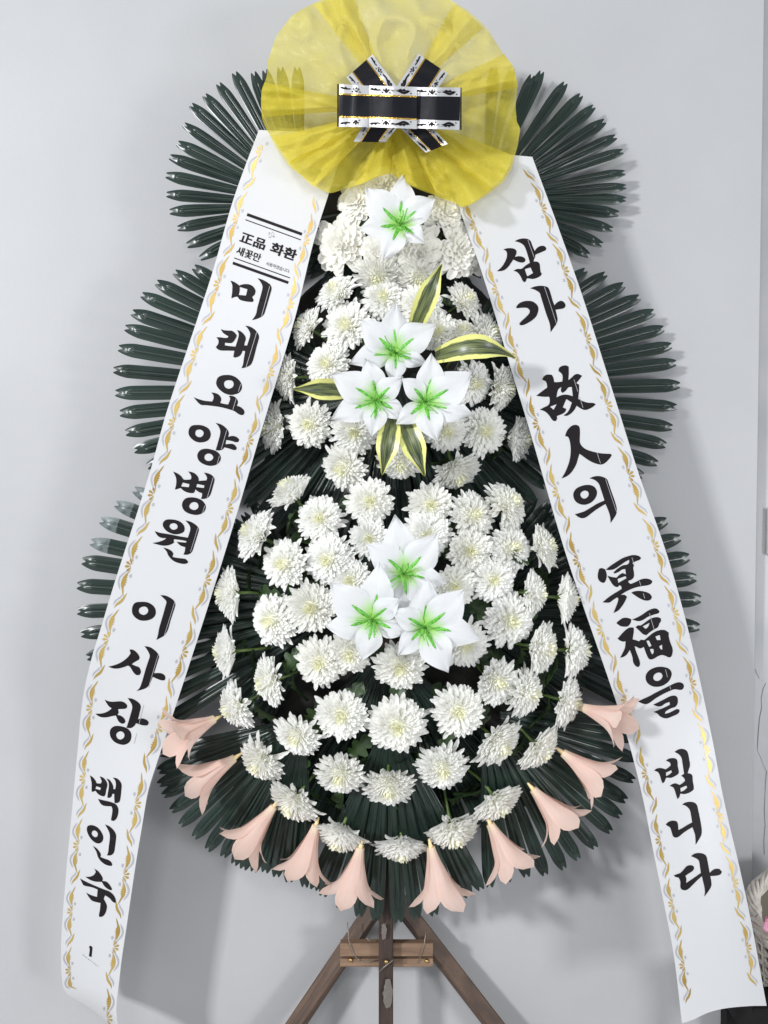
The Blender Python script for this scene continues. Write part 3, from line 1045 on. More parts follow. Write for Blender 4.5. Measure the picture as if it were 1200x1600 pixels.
def white_lily(label, c, Yc, tips, seed, streaks=None):
    C = at(*c, Yc)
    root = empty('white_lily', C)
    tag(root, label, 'lily', 'white artificial lilies with green throats')
    q = random.Random(seed)
    for k, tp in enumerate(tips):
        T = at(tp[0], tp[1], Yc - .02)
        L = math.hypot(T.x - C.x, T.z - C.z)
        W = min(0.032, .30 * L) * (1.10 if k % 2 else .96)
        V, F, n, mv = lily_petal(C, T, Yc, W, seed * 10 + k, k % 2 == 0)
        po = wobj('petal', V, F, M['silk'], root)
        petal_uv(po, n, mv)
        # green streak in the throat, following the petal
        ln = (0.36 if L > .07 else .42)
        SV = []
        ns = 9
        mid = mv // 2
        for i in range(ns):
            t = 0.10 + ln * i / (ns - 1)
            fi = t * (n - 1)
            i0 = int(fi); fr = fi - i0
            rows = [V[min(n - 1, i0 + 0) * mv + mid].lerp(V[min(n - 1, i0 + 1) * mv + mid], fr)]
            sideL = V[i0 * mv + mid - 1] - V[i0 * mv + mid + 1]
            sideL.normalize()
            w = .0038 * math.sin(math.pi * (0.12 + .88 * (1 - i / (ns - 1)) ** .8) * .55) * (1 if i < ns - 1 else .15)
            SV += [rows[0] + sideL * w + Vector((0, -.0012, 0)), rows[0] + Vector((0, -.0030, 0)), rows[0] - sideL * w + Vector((0, -.0012, 0))]
        wobj('green_streak', SV, grid_faces(ns, 3), M['streak'], po)
    b = Bag()
    for k in range(9):
        a_ = q.random() * 6.28
        l_ = .018 + .024 * q.random()
        pts = []
        for s in (0, .35, .7, 1):
            rr = l_ * s * (.35 + .5 * q.random())
            pts.append(C + Vector((math.cos(a_) * rr + .003 * math.sin(s * 5 + k), -.002 - l_ * s * 1.1, math.sin(a_) * rr)))
        b.add(tube(pts, [.0011, .0010, .0010, .0013], 5))
    wobj('stamens', b.V, b.F, M['stamen'], root)
    V = []
    nn = 14
    for (r_, y) in ((.0105, -.004), (.0085, .004), (.004, .012), (.001, .016)):
        for k in range(nn):
            a_ = 2 * math.pi * k / nn
            V.append(C + Vector((r_ * math.cos(a_), y, r_ * math.sin(a_))))
    wobj('throat', V, grid_faces(4, nn, 0, True), M['stamen'], root)


white_lily('single white lily in the topmost flower cluster under the rosette', (625, 352), -0.165, [(631, 268), (571, 289), (558, 354), (598, 404), (667, 379), (681, 307)], 1)
white_lily('upper white lily of the middle group of three, below the upright striped leaf', (618, 552), -0.185, [(618, 470), (563, 498), (545, 566), (614, 600), (668, 566), (683, 506)], 2)
white_lily('lower left white lily of the middle group of three', (588, 626), -0.205, [(570, 557), (517, 584), (516, 655), (580, 682), (636, 655), (630, 588)], 3)
white_lily('lower right white lily of the middle group of three', (664, 628), -0.208, [(675, 549), (739, 580), (740, 646), (684, 690), (618, 662), (628, 590)], 4)
white_lily('top white lily of the lowest group of three', (632, 896), -0.185, [(617, 804), (572, 850), (575, 925), (638, 968), (700, 912), (684, 833)], 5)
white_lily('left white lily of the lowest group of three', (582, 968), -0.208, [(593, 880), (515, 911), (505, 981), (564, 1034), (638, 993), (626, 935)], 6)
white_lily('right white lily of the lowest group of three', (663, 980), -0.212, [(668, 903), (727, 921), (753, 1002), (701, 1053), (622, 1028), (611, 955)], 7)


# ---------------------------------------------------------------- striped leaves
def striped_leaf(label, base, tip, Yb, Ym, Yt, wpx, bowpx=0.0, droop=0.0):
    B, T = at(*base, Yb), at(*tip, Yt)
    n, mv = 18, 7
    d = T - B
    side = Vector((-d.z, 0, d.x)).normalized()
    V, uvs = [], []
    for i in range(n):
        t = i / (n - 1)
        c = B.lerp(T, t)
        c.y += (Ym - (Yb + Yt) / 2) * 4 * t * (1 - t)
        c += side * bowpx * .0013 * math.sin(math.pi * t)
        w = wpx * .00065 * (0.55 + .45 * math.sin(math.pi * min(1, t * 1.1 + .05))) * min(1, ((1 - t) / .42)) ** .62
        for j in range(mv):
            v = -1 + 2 * j / (mv - 1)
            V.append(c + side * w * v + Vector((0, .006 * v * v * -1 + .003, 0)) * (1 if t < .95 else .3))
            uvs.append((t, j / (mv - 1)))
    o = wobj('striped_leaf', V, grid_faces(n, mv), M['variegated'])
    me = o.data
    uv = me.uv_layers.new(name='UVMap')
    for lp in me.loops:
        uv.data[lp.index].uv = uvs[lp.vertex_index]
    tag(o, label, 'leaf', 'striped leaves around the middle lilies')


striped_leaf('striped leaf standing upright above the middle lilies', (646, 518), (691, 412), -.15, -.21, -.20, 30)
striped_leaf('striped leaf pointing right with its tip over the right banner', (680, 557), (806, 560), -.17, -.22, -.165, 34, 9)
striped_leaf('striped leaf pointing left under the upper left flowers', (548, 611), (457, 608), -.16, -.185, -.18, 30)
striped_leaf('left one of the two striped leaves hanging below the middle lilies', (613, 652), (597, 743), -.19, -.215, -.19, 32)
striped_leaf('right one of the two striped leaves hanging below the middle lilies', (628, 652), (664, 745), -.185, -.21, -.19, 34)


# ---------------------------------------------------------------- pink lilies
def pink_lily(label, base, mouth, Yb, Yt, wpx, seed):
    """trumpet seen from the side; base is the narrow end"""
    q = random.Random(seed)
    B, Mh = at(*base, Yb), at(*mouth, Yt)
    root = empty('pink_lily', B)
    tag(root, label, 'lily', 'pink artificial lilies along the lower edge')
    ax = (Mh - B)
    L = ax.length
    ax.normalize()
    e1 = ax.cross(Vector((0, -1, 0))).normalized()
    e2 = e1.cross(ax)
    Wd = wpx * .00132
    off = q.random() * 6.28
    for k in range(6):
        inner = k % 2
        a0 = off + k * math.pi / 3
        n, mv = 14, 7
        Lk = L * (.93 + .16 * q.random())
        flare = .75 + .5 * q.random()
        V = []
        for i in range(n):
            t = i / (n - 1)
            r_ = .0075 + .42 * Wd * t ** 1.3 + flare * Wd * .30 * max(0, t - .62) ** 1.7 / .22
            r_ *= (.90 if inner else 1.0)
            x_ = Lk * (t - .06 * max(0, t - .75) ** 2 / .06 * flare)
            half = (.66 + .10 * (1 - t)) * (1.0 if t < .60 else math.cos((t - .60) / .40 * math.pi / 2) ** .75)
            for j in range(mv):
                v = -1 + 2 * j / (mv - 1)
                a_ = a0 + v * half
                rr = r_ * (1 + .05 * (v * v - .3) * t) + .0016 * math.sin(7 * t + seed + v * 2) * t + .0012 * math.exp(-(v / .18) ** 2)
                V.append(B + ax * x_ + (e1 * math.cos(a_) + e2 * math.sin(a_)) * rr)
        petal_uv(wobj('petal', V, grid_faces(n, mv), M['pink'], root), n, mv)
    V, F = tube([B - ax * .016, B - ax * .006, B + ax * .004, B + ax * .010], [.0018, .0035, .0055, .0062], 10)
    wobj('base', V, F, M['pink_base'], root)


PL = [((335, 1124), (262, 1160), -.075, -.135, 62, 'highest pink lily on the left, lying over the left banner'),
      ((367, 1184), (295, 1232), -.07, -.085, 62, 'second pink lily from the top on the left'),
      ((428, 1260), (374, 1330), -.065, -.075, 62, 'third pink lily from the top on the left'),
      ((494, 1289), (467, 1374), -.065, -.075, 62, 'fourth pink lily on the left, just left of the lowest left one'),
      ((563, 1324), (546, 1402), -.075, -.08, 66, 'lowest pink lily on the left side, left of the post'),
      ((673, 1323), (692, 1408), -.075, -.08, 66, 'lowest pink lily on the right side, right of the post'),
      ((766, 1287), (806, 1363), -.065, -.075, 62, 'fourth pink lily on the right, above streaky shadows'),
      ((833, 1233), (890, 1297), -.065, -.08, 64, 'third pink lily from the top on the right'),
      ((879, 1176), (947, 1226), -.07, -.09, 64, 'second pink lily from the top on the right'),
      ((909, 1105), (984, 1132), -.075, -.14, 60, 'highest pink lily on the right, touching the right banner')]
for i, (b_, m_, yb, yt, w, lab) in enumerate(PL):
    pink_lily(lab, b_, m_, yb, yt, w, 31 + i)

# ---------------------------------------------------------------- the two banners
LXL = [(190, 410), (203, 404.5), (309, 365.5), (420, 333.6), (498, 308.5), (645, 260), (740, 233.5), (915, 177.6), (980, 158), (1031, 142.5), (1091, 129.5), (1180, 120.5), (1266, 112.5), (1377, 102.3), (1469, 95.8), (1532, 97), (1553, 104), (1600, 157), (1650, 214)]
LXR = [(190, 549), (300, 514.5), (378, 490), (498, 460.5), (679, 406.5), (798, 371.5), (932, 330), (1050, 292), (1126, 267), (1208, 240), (1238, 231), (1285, 223), (1348, 212.5), (1437, 199.4), (1526, 187), (1600, 184), (1650, 216)]
RXL = [(225, 683), (323, 716.7), (417, 750), (500, 776), (565, 795), (677, 829), (838, 875.6), (914, 900), (1050, 947), (1099, 963.5), (1169, 985), (1250, 1005), (1326, 1020), (1390, 1033), (1491, 1052.5), (1600, 1065.6), (1640, 1070)]
RXR = [(225, 825), (245, 831.7), (357, 873), (467, 911.5), (615, 958.5), (740, 998), (871, 1043.5), (999, 1079), (1150, 1112), (1250, 1131), (1362, 1157), (1447, 1175), (1572, 1198), (1640, 1212)]
LY = [(190, -.115), (260, -.105), (420, -.105), (620, -.110), (800, -.100), (950, -.088), (1050, -.078), (1180, -.070), (1350, -.068), (1550, -.066), (1650, -.066)]
LG = [(190, 0.0), (950, 0.0), (1050, .006), (1180, .045), (1300, .066), (1450, .076), (1650, .080)]
RY = [(225, -.115), (300, -.105), (420, -.105), (620, -.108), (800, -.100), (950, -.092), (1100, -.080), (1250, -.095), (1400, -.115), (1640, -.130)]
RG = [(225, 0.0), (1000, .004), (1250, .012), (1640, .020)]


def lin(tab, x):
    return interp(tab, x)


def yl(px, py):
    a, b = lin(LXL, py), lin(LXR, py)
    s = max(-.05, min(1.05, (px - a) / (b - a)))
    return lin(LY, py) + lin(LG, py) * (1 - s) ** 1.3 if s < 1 else lin(LY, py)


def yr(px, py):
    a, b = lin(RXL, py), lin(RXR, py)
    s = max(0, min(1, (px - a) / (b - a)))
    return lin(RY, py) + lin(RG, py) * s + .010 * (4 * s * (1 - s) - .5) * max(0, min(1, (py - 1000) / 400)) * -1


def banner(name, label, XL, XR, yf, top, bot):
    n, m = 150, 15
    V = []
    for i in range(n):
        for j in range(m):
            s = j / (m - 1)
            py = top(s) + (bot(s) - top(s)) * i / (n - 1)
            a, b = lin(XL, py), lin(XR, py)
            px = a + (b - a) * s
            V.append(at(px, py, yf(px, py)))
    o = wobj(name, V, grid_faces(n, m), M['ribbon'])
    tag(o, label, 'banner', 'white condolence banners with gold borders')
    return o


ban_l = banner('condolence_banner', 'left white banner with black brush lettering and a small sticker panel at its top', LXL, LXR, yl,
               lambda s: 203 + 6 * s, lambda s: 1553 + 95 * s)
ban_r = banner('condolence_banner', 'right white banner with black brush lettering, its lower end by the wicker basket', RXL, RXR, yr,
               lambda s: 232 + 13 * s, lambda s: interp([(0, 1599), (.12, 1594), (.3, 1583), (.5, 1576), (.8, 1572), (1, 1571.6)], s))


def smooth_poly(pts, sub=4, corner=48):
    n = len(pts)
    corner = math.radians(corner)
    P = [Vector((p[0], p[1])) for p in pts]
    isc = []
    for i in range(n):
        a, b = P[i] - P[i - 1], P[(i + 1) % n] - P[i]
        isc.append(a.length > 0 and b.length > 0 and a.angle(b) > corner)
    out = []
    for i in range(n):
        p1, p2 = P[i], P[(i + 1) % n]
        p0 = P[i - 1] if not isc[i] else p1 + (p1 - p2) * .5
        p3 = P[(i + 2) % n] if not isc[(i + 1) % n] else p2 + (p2 - p1) * .5
        L = (p2 - p1).length
        m1 = (p2 - p0); m2 = (p3 - p1)
        if m1.length: m1 = m1.normalized() * L
        if m2.length: m2 = m2.normalized() * L
        for k in range(sub):
            t = k / sub
            out.append((2*t**3 - 3*t*t + 1) * p1 + (t**3 - 2*t*t + t) * m1 + (-2*t**3 + 3*t*t) * p2 + (t**3 - t*t) * m2)
    return out


def parse(s):
    return [tuple(float(q) for q in w.split(',')) for w in s.split()]


def print_mesh(name, polys, yf, lift, m, parent, step=9.0):
    """flat print laid on the banner: polys = list of lists [outer, hole, ...] in photograph pixels"""
    bm = bmesh.new()
    for loops in polys:
        L3 = [[Vector((p[0], p[1], 0)) for p in lp] for lp in loops]
        flat = [p for lp in L3 for p in lp]
        tris = tessellate_polygon(L3)
        vs_ = [bm.verts.new(p) for p in flat]
        for t in tris:
            try: bm.faces.new([vs_[k] for k in t])
            except ValueError: pass
    if step and bm.verts:
        xs = [v.co.x for v in bm.verts]; ys = [v.co.y for v in bm.verts]
        y = min(ys) + step
        while y < max(ys):
            bmesh.ops.bisect_plane(bm, geom=bm.verts[:] + bm.edges[:] + bm.faces[:], plane_co=(0, y, 0), plane_no=(0, 1, 0)); y += step
        x = min(xs) + step
        while x < max(xs):
            bmesh.ops.bisect_plane(bm, geom=bm.verts[:] + bm.edges[:] + bm.faces[:], plane_co=(x, 0, 0), plane_no=(1, 0, 0)); x += step
    bm.verts.index_update()
    V = [at(v.co.x, v.co.y, yf(v.co.x, v.co.y) - lift) for v in bm.verts]
    F = [tuple(v.index for v in f.verts) for f in bm.faces]
    bm.free()
    # face the camera
    F2 = []
    for f in F:
        a, b, c = V[f[0]], V[f[1]], V[f[2]]
        nrm = (b - a).cross(c - a)
        F2.append(f if nrm.y < 0 else f[::-1])
    return wobj(name, V, F2, m, parent, True)


GL = []
def g(side, ox, oy, *loops, sub=4):
    """brush character part: first loop outline, the rest holes; crop coordinates are ten times the pixel"""
    GL.append((side, [smooth_poly([(ox + x / 10, oy + y / 10) for x, y in parse(s)], sub) for s in loops]))

def char(side):
    GL.append((side, None))

#@L
char('L')
g('L',330,420,'300,185 350,200 400,230 440,262 480,245 540,238 600,245 650,272 685,320 692,360 675,405 640,440 665,490 645,518 580,515 500,500 445,480 410,435 370,440 320,460 315,445 325,390 330,320 328,250','445,283 500,300 565,318 555,370 540,418 480,412 430,408 445,340')
g('L',330,420,'722,145 790,165 860,200 920,245 942,290 940,330 915,420 880,540 850,640 825,710 790,745 720,780 636,802 680,745 705,690 720,610 750,500 780,390 802,290 790,240 760,190')
char('L')
g('L',330,420,'150,942 200,958 270,965 325,968 370,1000 402,1045 380,1090 345,1140 310,1160 215,1155 212,1195 300,1208 380,1215 410,1120 430,1040 425,1000 402,958 450,970 500,1010 535,1060 540,1100 525,1150 515,1195 560,1198 585,1120 610,1030 600,985 570,930 530,888 600,900 670,940 725,1000 748,1060 740,1110 705,1230 670,1370 645,1450 610,1505 540,1540 472,1552 495,1500 510,1400 530,1285 490,1280 470,1330 430,1370 365,1388 345,1375 362,1280 250,1278 150,1275 100,1255 72,1222 105,1180 115,1140 105,1100 78,1070 140,1070 215,1080 255,1078 268,1055 235,1035 185,1000')
char('L')
g('L',280,575,'580,210 605,150 660,118 730,108 810,113 885,145 945,200 978,265 975,330 935,385 870,412 800,420 720,400 650,355 600,300 578,250','700,235 720,200 770,190 825,200 850,240 840,290 790,322 740,315 708,285')
g('L',280,575,'225,455 300,485 400,512 515,523 535,480 535,430 500,382 560,390 615,415 650,460 655,505 640,545 700,560 765,570 785,520 795,475 775,435 830,435 880,460 915,510 915,550 900,590 950,605 1000,645 1020,690 1005,730 965,735 920,715 880,685 840,665 760,640 640,610 500,590 400,580 350,578 310,555 265,505')
char('L')
g('L',280,575,'145,1000 160,940 200,900 260,890 340,893 410,915 465,955 490,1010 490,1060 465,1115 410,1150 330,1163 260,1150 200,1110 155,1055','250,1020 262,980 300,962 350,970 380,1005 375,1045 340,1078 300,1078 262,1055')
g('L',280,575,'568,858 640,875 700,910 750,960 775,1010 765,1080 800,1065 850,1062 900,1080 938,1118 925,1155 880,1160 820,1140 735,1125 722,1190 780,1185 830,1185 870,1205 900,1245 890,1278 850,1282 790,1262 705,1240 680,1270 630,1288 570,1285 595,1200 620,1110 640,1030 640,970 610,905')
g('L',280,575,'282,1370 300,1315 345,1275 420,1260 500,1272 570,1295 625,1340 650,1395 640,1450 590,1505 510,1528 430,1520 350,1485 300,1435','393,1400 402,1360 445,1337 495,1345 530,1380 528,1415 490,1448 440,1450 405,1430')
char('L')
g('L',230,730,'405,68 470,95 530,140 570,190 620,195 680,190 690,160 680,120 640,65 710,80 765,115 800,165 805,215 850,210 925,205 935,170 920,130 885,85 950,95 1010,125 1050,175 1050,210 1030,290 1005,380 980,440 940,480 890,495 840,495 855,450 858,405 820,395 780,370 750,345 745,375 725,400 690,405 620,392 560,360 525,325 490,335 440,350 435,340 450,280 455,210 445,150','555,240 660,265 650,312 530,300','778,262 895,285 885,325 765,310')
g('L',230,730,'543,590 560,530 605,485 680,470 760,478 840,508 890,555 915,610 905,670 860,720 780,745 700,738 620,710 565,660','655,605 680,565 730,545 780,560 800,600 790,640 745,668 700,660 668,640')
char('L')
g('L',230,730,'242,895 258,850 300,820 370,815 450,825 520,855 570,905 585,960 570,1010 510,1040 430,1048 350,1025 290,985 255,940','345,925 360,890 405,875 455,890 475,925 465,960 420,978 375,965')
g('L',230,730,'120,998 200,1025 300,1040 400,1058 520,1082 635,1100 655,1040 672,980 670,930 640,880 595,832 660,845 730,880 785,925 808,970 800,1010 770,1110 735,1220 705,1310 670,1350 620,1368 565,1365 585,1320 595,1250 560,1240 520,1225 480,1190 460,1165 530,1172 605,1178 615,1155 540,1140 420,1125 410,1150 425,1170 385,1200 320,1222 240,1225 150,1205 80,1185 160,1170 230,1150 280,1125 295,1108 230,1105 180,1085 140,1040')
g('L',230,730,'250,1255 320,1275 380,1310 410,1350 400,1380 395,1400 460,1415 540,1425 600,1435 640,1475 630,1500 580,1512 500,1500 420,1470 360,1420 325,1370 305,1320')
char('L')
g('L',160,920,'462,330 475,265 510,220 570,205 690,208 770,245 820,300 835,370 815,430 760,475 670,498 580,490 510,445 470,390','568,340 585,300 640,278 690,290 715,335 700,380 650,408 600,395 575,370')
g('L',160,920,'905,100 980,105 1060,140 1115,185 1140,240 1130,290 1095,400 1060,510 1030,620 1000,685 960,735 900,770 843,800 868,720 885,620 920,500 955,380 985,270 1000,205 975,165')
char('L')
g('L',160,920,'425,948 470,950 520,980 560,1025 580,1070 570,1105 530,1130 480,1160 460,1180 520,1205 570,1225 595,1265 600,1310 580,1345 540,1350 500,1325 465,1275 430,1220 400,1200 330,1225 250,1245 170,1245 92,1218 180,1195 260,1165 330,1125 400,1065 440,1010')
g('L',160,920,'655,895 740,910 810,955 860,1005 885,1055 875,1100 850,1180 825,1260 805,1320 860,1315 920,1320 965,1345 985,1390 970,1430 920,1430 850,1405 785,1375 760,1440 730,1500 690,1545 620,1575 535,1597 580,1550 610,1480 640,1380 680,1240 720,1120 740,1050 725,1000 690,940')
char('L')
g('L',130,1080,'335,130 375,150 430,163 510,162 590,158 645,178 685,220 682,260 650,275 550,280 545,300 555,330 535,370 590,385 640,425 660,470 645,500 605,508 560,480 530,430 510,380 450,390 370,408 290,408 230,385 190,350 270,350 340,335 400,305 445,268 405,240 370,195')
g('L',130,1080,'695,108 760,115 830,150 885,200 900,250 885,320 855,440 910,425 970,438 1015,470 1020,505 1000,535 940,535 880,520 825,500 800,540 760,570 720,578 675,570 705,480 740,360 765,260 755,200')
g('L',130,1080,'415,650 430,590 480,550 550,542 640,560 700,590 745,650 752,720 730,785 680,825 620,838 540,820 480,785 430,720','515,690 530,650 580,628 625,645 645,690 625,735 580,757 540,740')
char('L')
g('L',110,1200,'305,115 350,145 390,195 412,240 475,242 488,210 475,170 455,130 510,150 560,205 578,265 560,340 545,420 525,445 480,435 430,405 390,355 370,365 335,375 330,330 332,250 320,180','405,285 475,310 465,345 390,325')
g('L',110,1200,'560,162 610,185 650,240 670,290 670,330 700,330 710,260 700,200 662,150 720,160 775,205 800,265 795,350 785,450 770,520 740,545 690,550 685,480 685,405 655,405 640,450 600,470 575,460 585,390 600,290 595,220')
g('L',110,1200,'430,482 520,505 610,525 690,555 730,590 750,650 745,720 720,790 680,828 640,822 635,800 650,720 655,640 640,600 520,590 470,555 445,510')
char('L')
g('L',110,1200,'255,950 270,905 310,892 370,900 430,935 480,995 510,1060 510,1120 480,1165 430,1180 370,1155 310,1095 270,1020','332,1020 345,985 380,975 415,1000 428,1040 415,1075 380,1082 345,1055')
g('L',110,1200,'540,882 600,905 660,955 700,1010 715,1060 710,1130 695,1250 680,1320 650,1355 610,1368 572,1365 590,1310 600,1220 615,1100 612,1030 590,970')
g('L',110,1200,'352,1217 410,1255 455,1310 475,1350 470,1390 530,1415 600,1440 640,1475 655,1510 640,1532 590,1525 530,1500 470,1450 430,1390 405,1310')
char('L')
g('L',110,1350,'372,72 430,110 475,165 505,225 500,265 560,275 605,315 640,370 652,395 635,412 590,395 530,345 490,280 440,280 370,272 300,245 232,200 300,198 360,175 395,130 390,105')
g('L',110,1350,'150,225 220,265 320,312 420,355 520,395 610,430 670,480 705,545 712,590 695,610 660,590 610,535 540,490 520,545 545,590 570,655 560,730 530,795 490,825 450,825 445,800 460,720 470,610 420,600 340,575 290,520 245,448 320,485 415,515 425,400 340,365 210,335 180,290')
char('L')
g('L',110,1350,'290,1300 300,1280 318,1278 342,1300 342,1340 330,1455 288,1440 298,1370 300,1320')
#@R
char('R')
g('R',770,365,'165,245 230,228 300,228 350,245 372,280 365,320 345,365 400,352 460,360 500,385 512,415 490,445 440,452 380,435 320,405 290,450 240,520 180,570 120,585 65,588 130,530 180,460 215,380 222,310 205,270')
g('R',770,365,'342,118 400,90 470,75 550,85 590,115 610,165 635,230 655,270 690,225 740,195 800,192 838,225 825,258 770,285 700,315 665,330 660,370 640,410 640,435 700,440 730,470 740,540 748,600 768,625 745,660 680,695 620,708 560,700 530,700 515,745 490,760 465,735 440,680 400,620 360,592 322,580 380,552 450,548 510,500 580,455 550,350 510,230 480,180 420,140','500,555 590,528 622,600 630,615 540,668 520,620')
char('R')
g('R',770,365,'362,1150 400,1100 460,1065 540,1050 620,1060 680,1100 710,1150 710,1210 680,1290 620,1350 540,1400 470,1430 425,1430 415,1405 440,1375 510,1310 570,1245 578,1200 545,1165 500,1158 430,1160 380,1165')
g('R',770,365,'582,855 650,828 730,815 810,820 860,840 885,880 910,960 940,1060 962,1120 1000,1080 1050,1052 1095,1058 1130,1095 1138,1130 1110,1165 1040,1180 980,1190 1000,1270 1012,1340 1000,1400 960,1460 903,1540 898,1460 885,1390 840,1270 790,1110 750,980 735,930 690,895 640,870')
char('R')
g('R',830,565,'172,280 200,230 250,202 320,205 345,245 360,320 420,320 485,312 492,250 480,195 425,145 440,95 490,65 550,60 585,78 588,150 582,290 630,250 680,205 730,192 795,220 760,270 705,335 748,360 748,450 735,580 790,610 880,640 980,648 1008,670 960,710 890,745 830,755 770,730 710,690 670,760 610,820 550,848 505,840 560,800 600,740 635,640 550,585 520,650 495,715 550,740 530,785 480,820 400,850 405,885 390,925 355,928 320,900 280,840 230,790 190,768 135,750 200,715 260,685 285,650 290,590 280,548 200,550 78,535 160,470 250,405 245,350 225,310','395,560 420,440 470,395 465,460 490,490 540,455 580,405 635,395 650,540 600,525 545,515 470,525','295,705 400,662 350,752')
char('R')
g('R',870,660,'130,215 150,150 190,90 245,48 300,38 345,55 360,100 362,180 360,300 375,345 420,395 480,430 560,455 660,478 760,488 840,490 860,515 820,570 760,630 700,658 640,652 560,625 480,580 410,530 355,490 335,550 310,640 270,720 220,790 150,845 75,875 120,800 165,700 200,590 218,450 210,330 190,250 170,225')
char('R')
g('R',870,660,'258,1125 270,1080 310,1030 380,995 450,978 530,980 590,1010 625,1070 625,1130 590,1200 530,1255 450,1285 370,1280 300,1240 265,1180','365,1130 385,1090 440,1065 485,1080 500,1120 480,1165 435,1190 390,1175')
g('R',870,660,'510,875 580,845 660,838 730,855 785,890 810,950 850,1070 890,1180 925,1290 938,1360 930,1430 890,1500 840,1572 838,1500 820,1420 790,1340 760,1275 700,1310 620,1360 540,1420 460,1480 400,1498 340,1480 282,1435 370,1410 440,1385 540,1325 640,1265 745,1220 720,1140 690,1050 660,965 620,920 570,890')
char('R')
g('R',925,860,'110,290 150,275 205,295 225,350 230,410 205,490 175,510 130,490 95,440 92,370')
g('R',925,860,'215,300 290,240 380,180 480,120 580,85 650,72 720,82 765,110 755,140 700,165 630,195 658,235 645,270 655,340 655,410 620,455 570,475 570,500 605,525 680,495 760,455 830,440 900,450 945,480 925,520 870,545 770,560 680,580 590,615 520,650 450,695 510,695 548,725 520,790 470,870 410,940 335,978 375,880 405,800 412,750 390,735 330,775 270,815 165,812 230,755 320,690 410,635 465,600 458,560 430,545 400,575 350,560 300,500 240,395 310,415 385,425 430,380 480,352 530,375 520,290 470,300 410,340 350,362 335,345 400,285 480,235 550,220 580,190 580,145 510,185 430,240 340,295 260,308','400,445 525,402 540,435 480,468 412,508')
g('R',925,860,'612,662 660,640 740,632 830,645 900,675 938,725 915,770 860,785 800,775 720,735')
char('R')
g('R',925,860,'625,1080 700,1050 790,1000 870,945 950,910 1010,910 1055,950 1040,980 980,1000 880,1035 800,1085 740,1105 690,1100')
g('R',925,860,'765,1170 850,1110 930,1060 1020,1042 1075,1060 1078,1100 1050,1150 1030,1200 960,1240 890,1290 850,1325 800,1310 745,1260 680,1200 720,1172','792,1188 900,1130 880,1190 840,1228')
g('R',925,860,'380,1135 430,1090 490,1055 560,1055 615,1075 605,1130 560,1185 500,1192 440,1180')
g('R',960,970,'50,280 110,210 180,140 240,105 300,105 305,150 285,290 330,300 385,320 420,295 465,300 540,240 620,180 710,145 790,145 850,185 850,250 875,340 910,440 905,520 885,565 850,572 800,550 740,535 680,555 620,590 570,605 535,590 500,520 470,440 460,410 400,432 360,415 315,395 340,480 375,570 400,650 395,700 370,725 330,705 295,650 280,560 240,455 200,520 150,560 90,578 130,500 165,420 175,320 130,325 90,310','500,312 540,308 580,390 545,412 520,365','640,245 710,222 722,300 665,302','555,440 610,440 615,490 595,528 570,490','700,400 745,370 750,450 720,440')
char('R')
g('R',960,970,'488,880 500,830 545,775 620,735 700,718 790,725 860,755 895,815 885,880 845,950 770,1005 690,1030 600,1025 530,985 495,930','608,880 630,835 690,808 735,820 755,860 735,905 690,937 640,935 612,910')
g('R',960,970,'368,1258 440,1225 540,1180 660,1115 780,1055 880,1005 960,970 1020,960 1070,980 1090,1020 1070,1065 1030,1080 940,1070 870,1095 760,1145 640,1215 560,1275 500,1302 430,1290')
g('R',960,970,'603,1312 680,1275 780,1225 870,1180 940,1168 980,1190 992,1240 985,1300 950,1345 880,1370 800,1420 790,1455 860,1435 930,1400 980,1378 1018,1390 1015,1425 980,1460 900,1495 830,1522 770,1520 710,1490 670,1450 612,1425 700,1390 790,1350 870,1310 860,1268 790,1295 740,1330 680,1338')
char('R')
g('R',1010,1160,'120,440 160,410 220,400 270,410 300,422 340,395 380,360 370,320 305,285 350,255 410,245 460,255 485,290 490,370 508,460 495,495 440,530 380,555 320,552 305,560 280,620 255,638 235,600 215,530 185,470','307,472 390,435 400,465 360,500 307,528')
g('R',1010,1160,'440,150 490,115 550,100 610,115 645,155 665,240 682,360 660,430 645,480 690,490 718,520 725,600 742,720 720,755 660,790 590,808 530,800 515,855 488,885 470,840 450,770 420,705 362,680 410,650 460,640 520,665 560,640 605,600 590,560 545,520 590,490 580,430 565,330 548,240 510,190 475,168','532,714 625,675 638,705 590,750 535,773')
char('R')
g('R',1010,1160,'302,1280 350,1240 410,1222 470,1230 492,1270 500,1370 560,1340 640,1290 715,1250 700,1150 680,1060 640,1010 600,985 557,972 610,940 680,928 750,940 790,980 810,1060 840,1200 865,1360 860,1440 820,1520 770,1600 768,1520 760,1440 720,1325 650,1365 570,1420 510,1470 460,1488 420,1470 395,1400 370,1330 330,1305')
char('R')
g('R',1040,1300,'130,680 180,658 230,640 280,590 330,535 390,518 435,530 445,570 420,610 360,650 310,685 325,730 320,800 400,745 480,690 552,640 540,560 520,450 480,415 398,378 450,340 520,328 590,340 635,375 655,450 690,640 730,600 780,575 840,575 880,620 860,660 800,682 700,690 715,780 715,840 680,910 605,1010 615,940 605,850 585,770 568,690 500,750 420,830 350,895 300,912 250,900 232,865 230,770 205,715 150,700')

chars = []
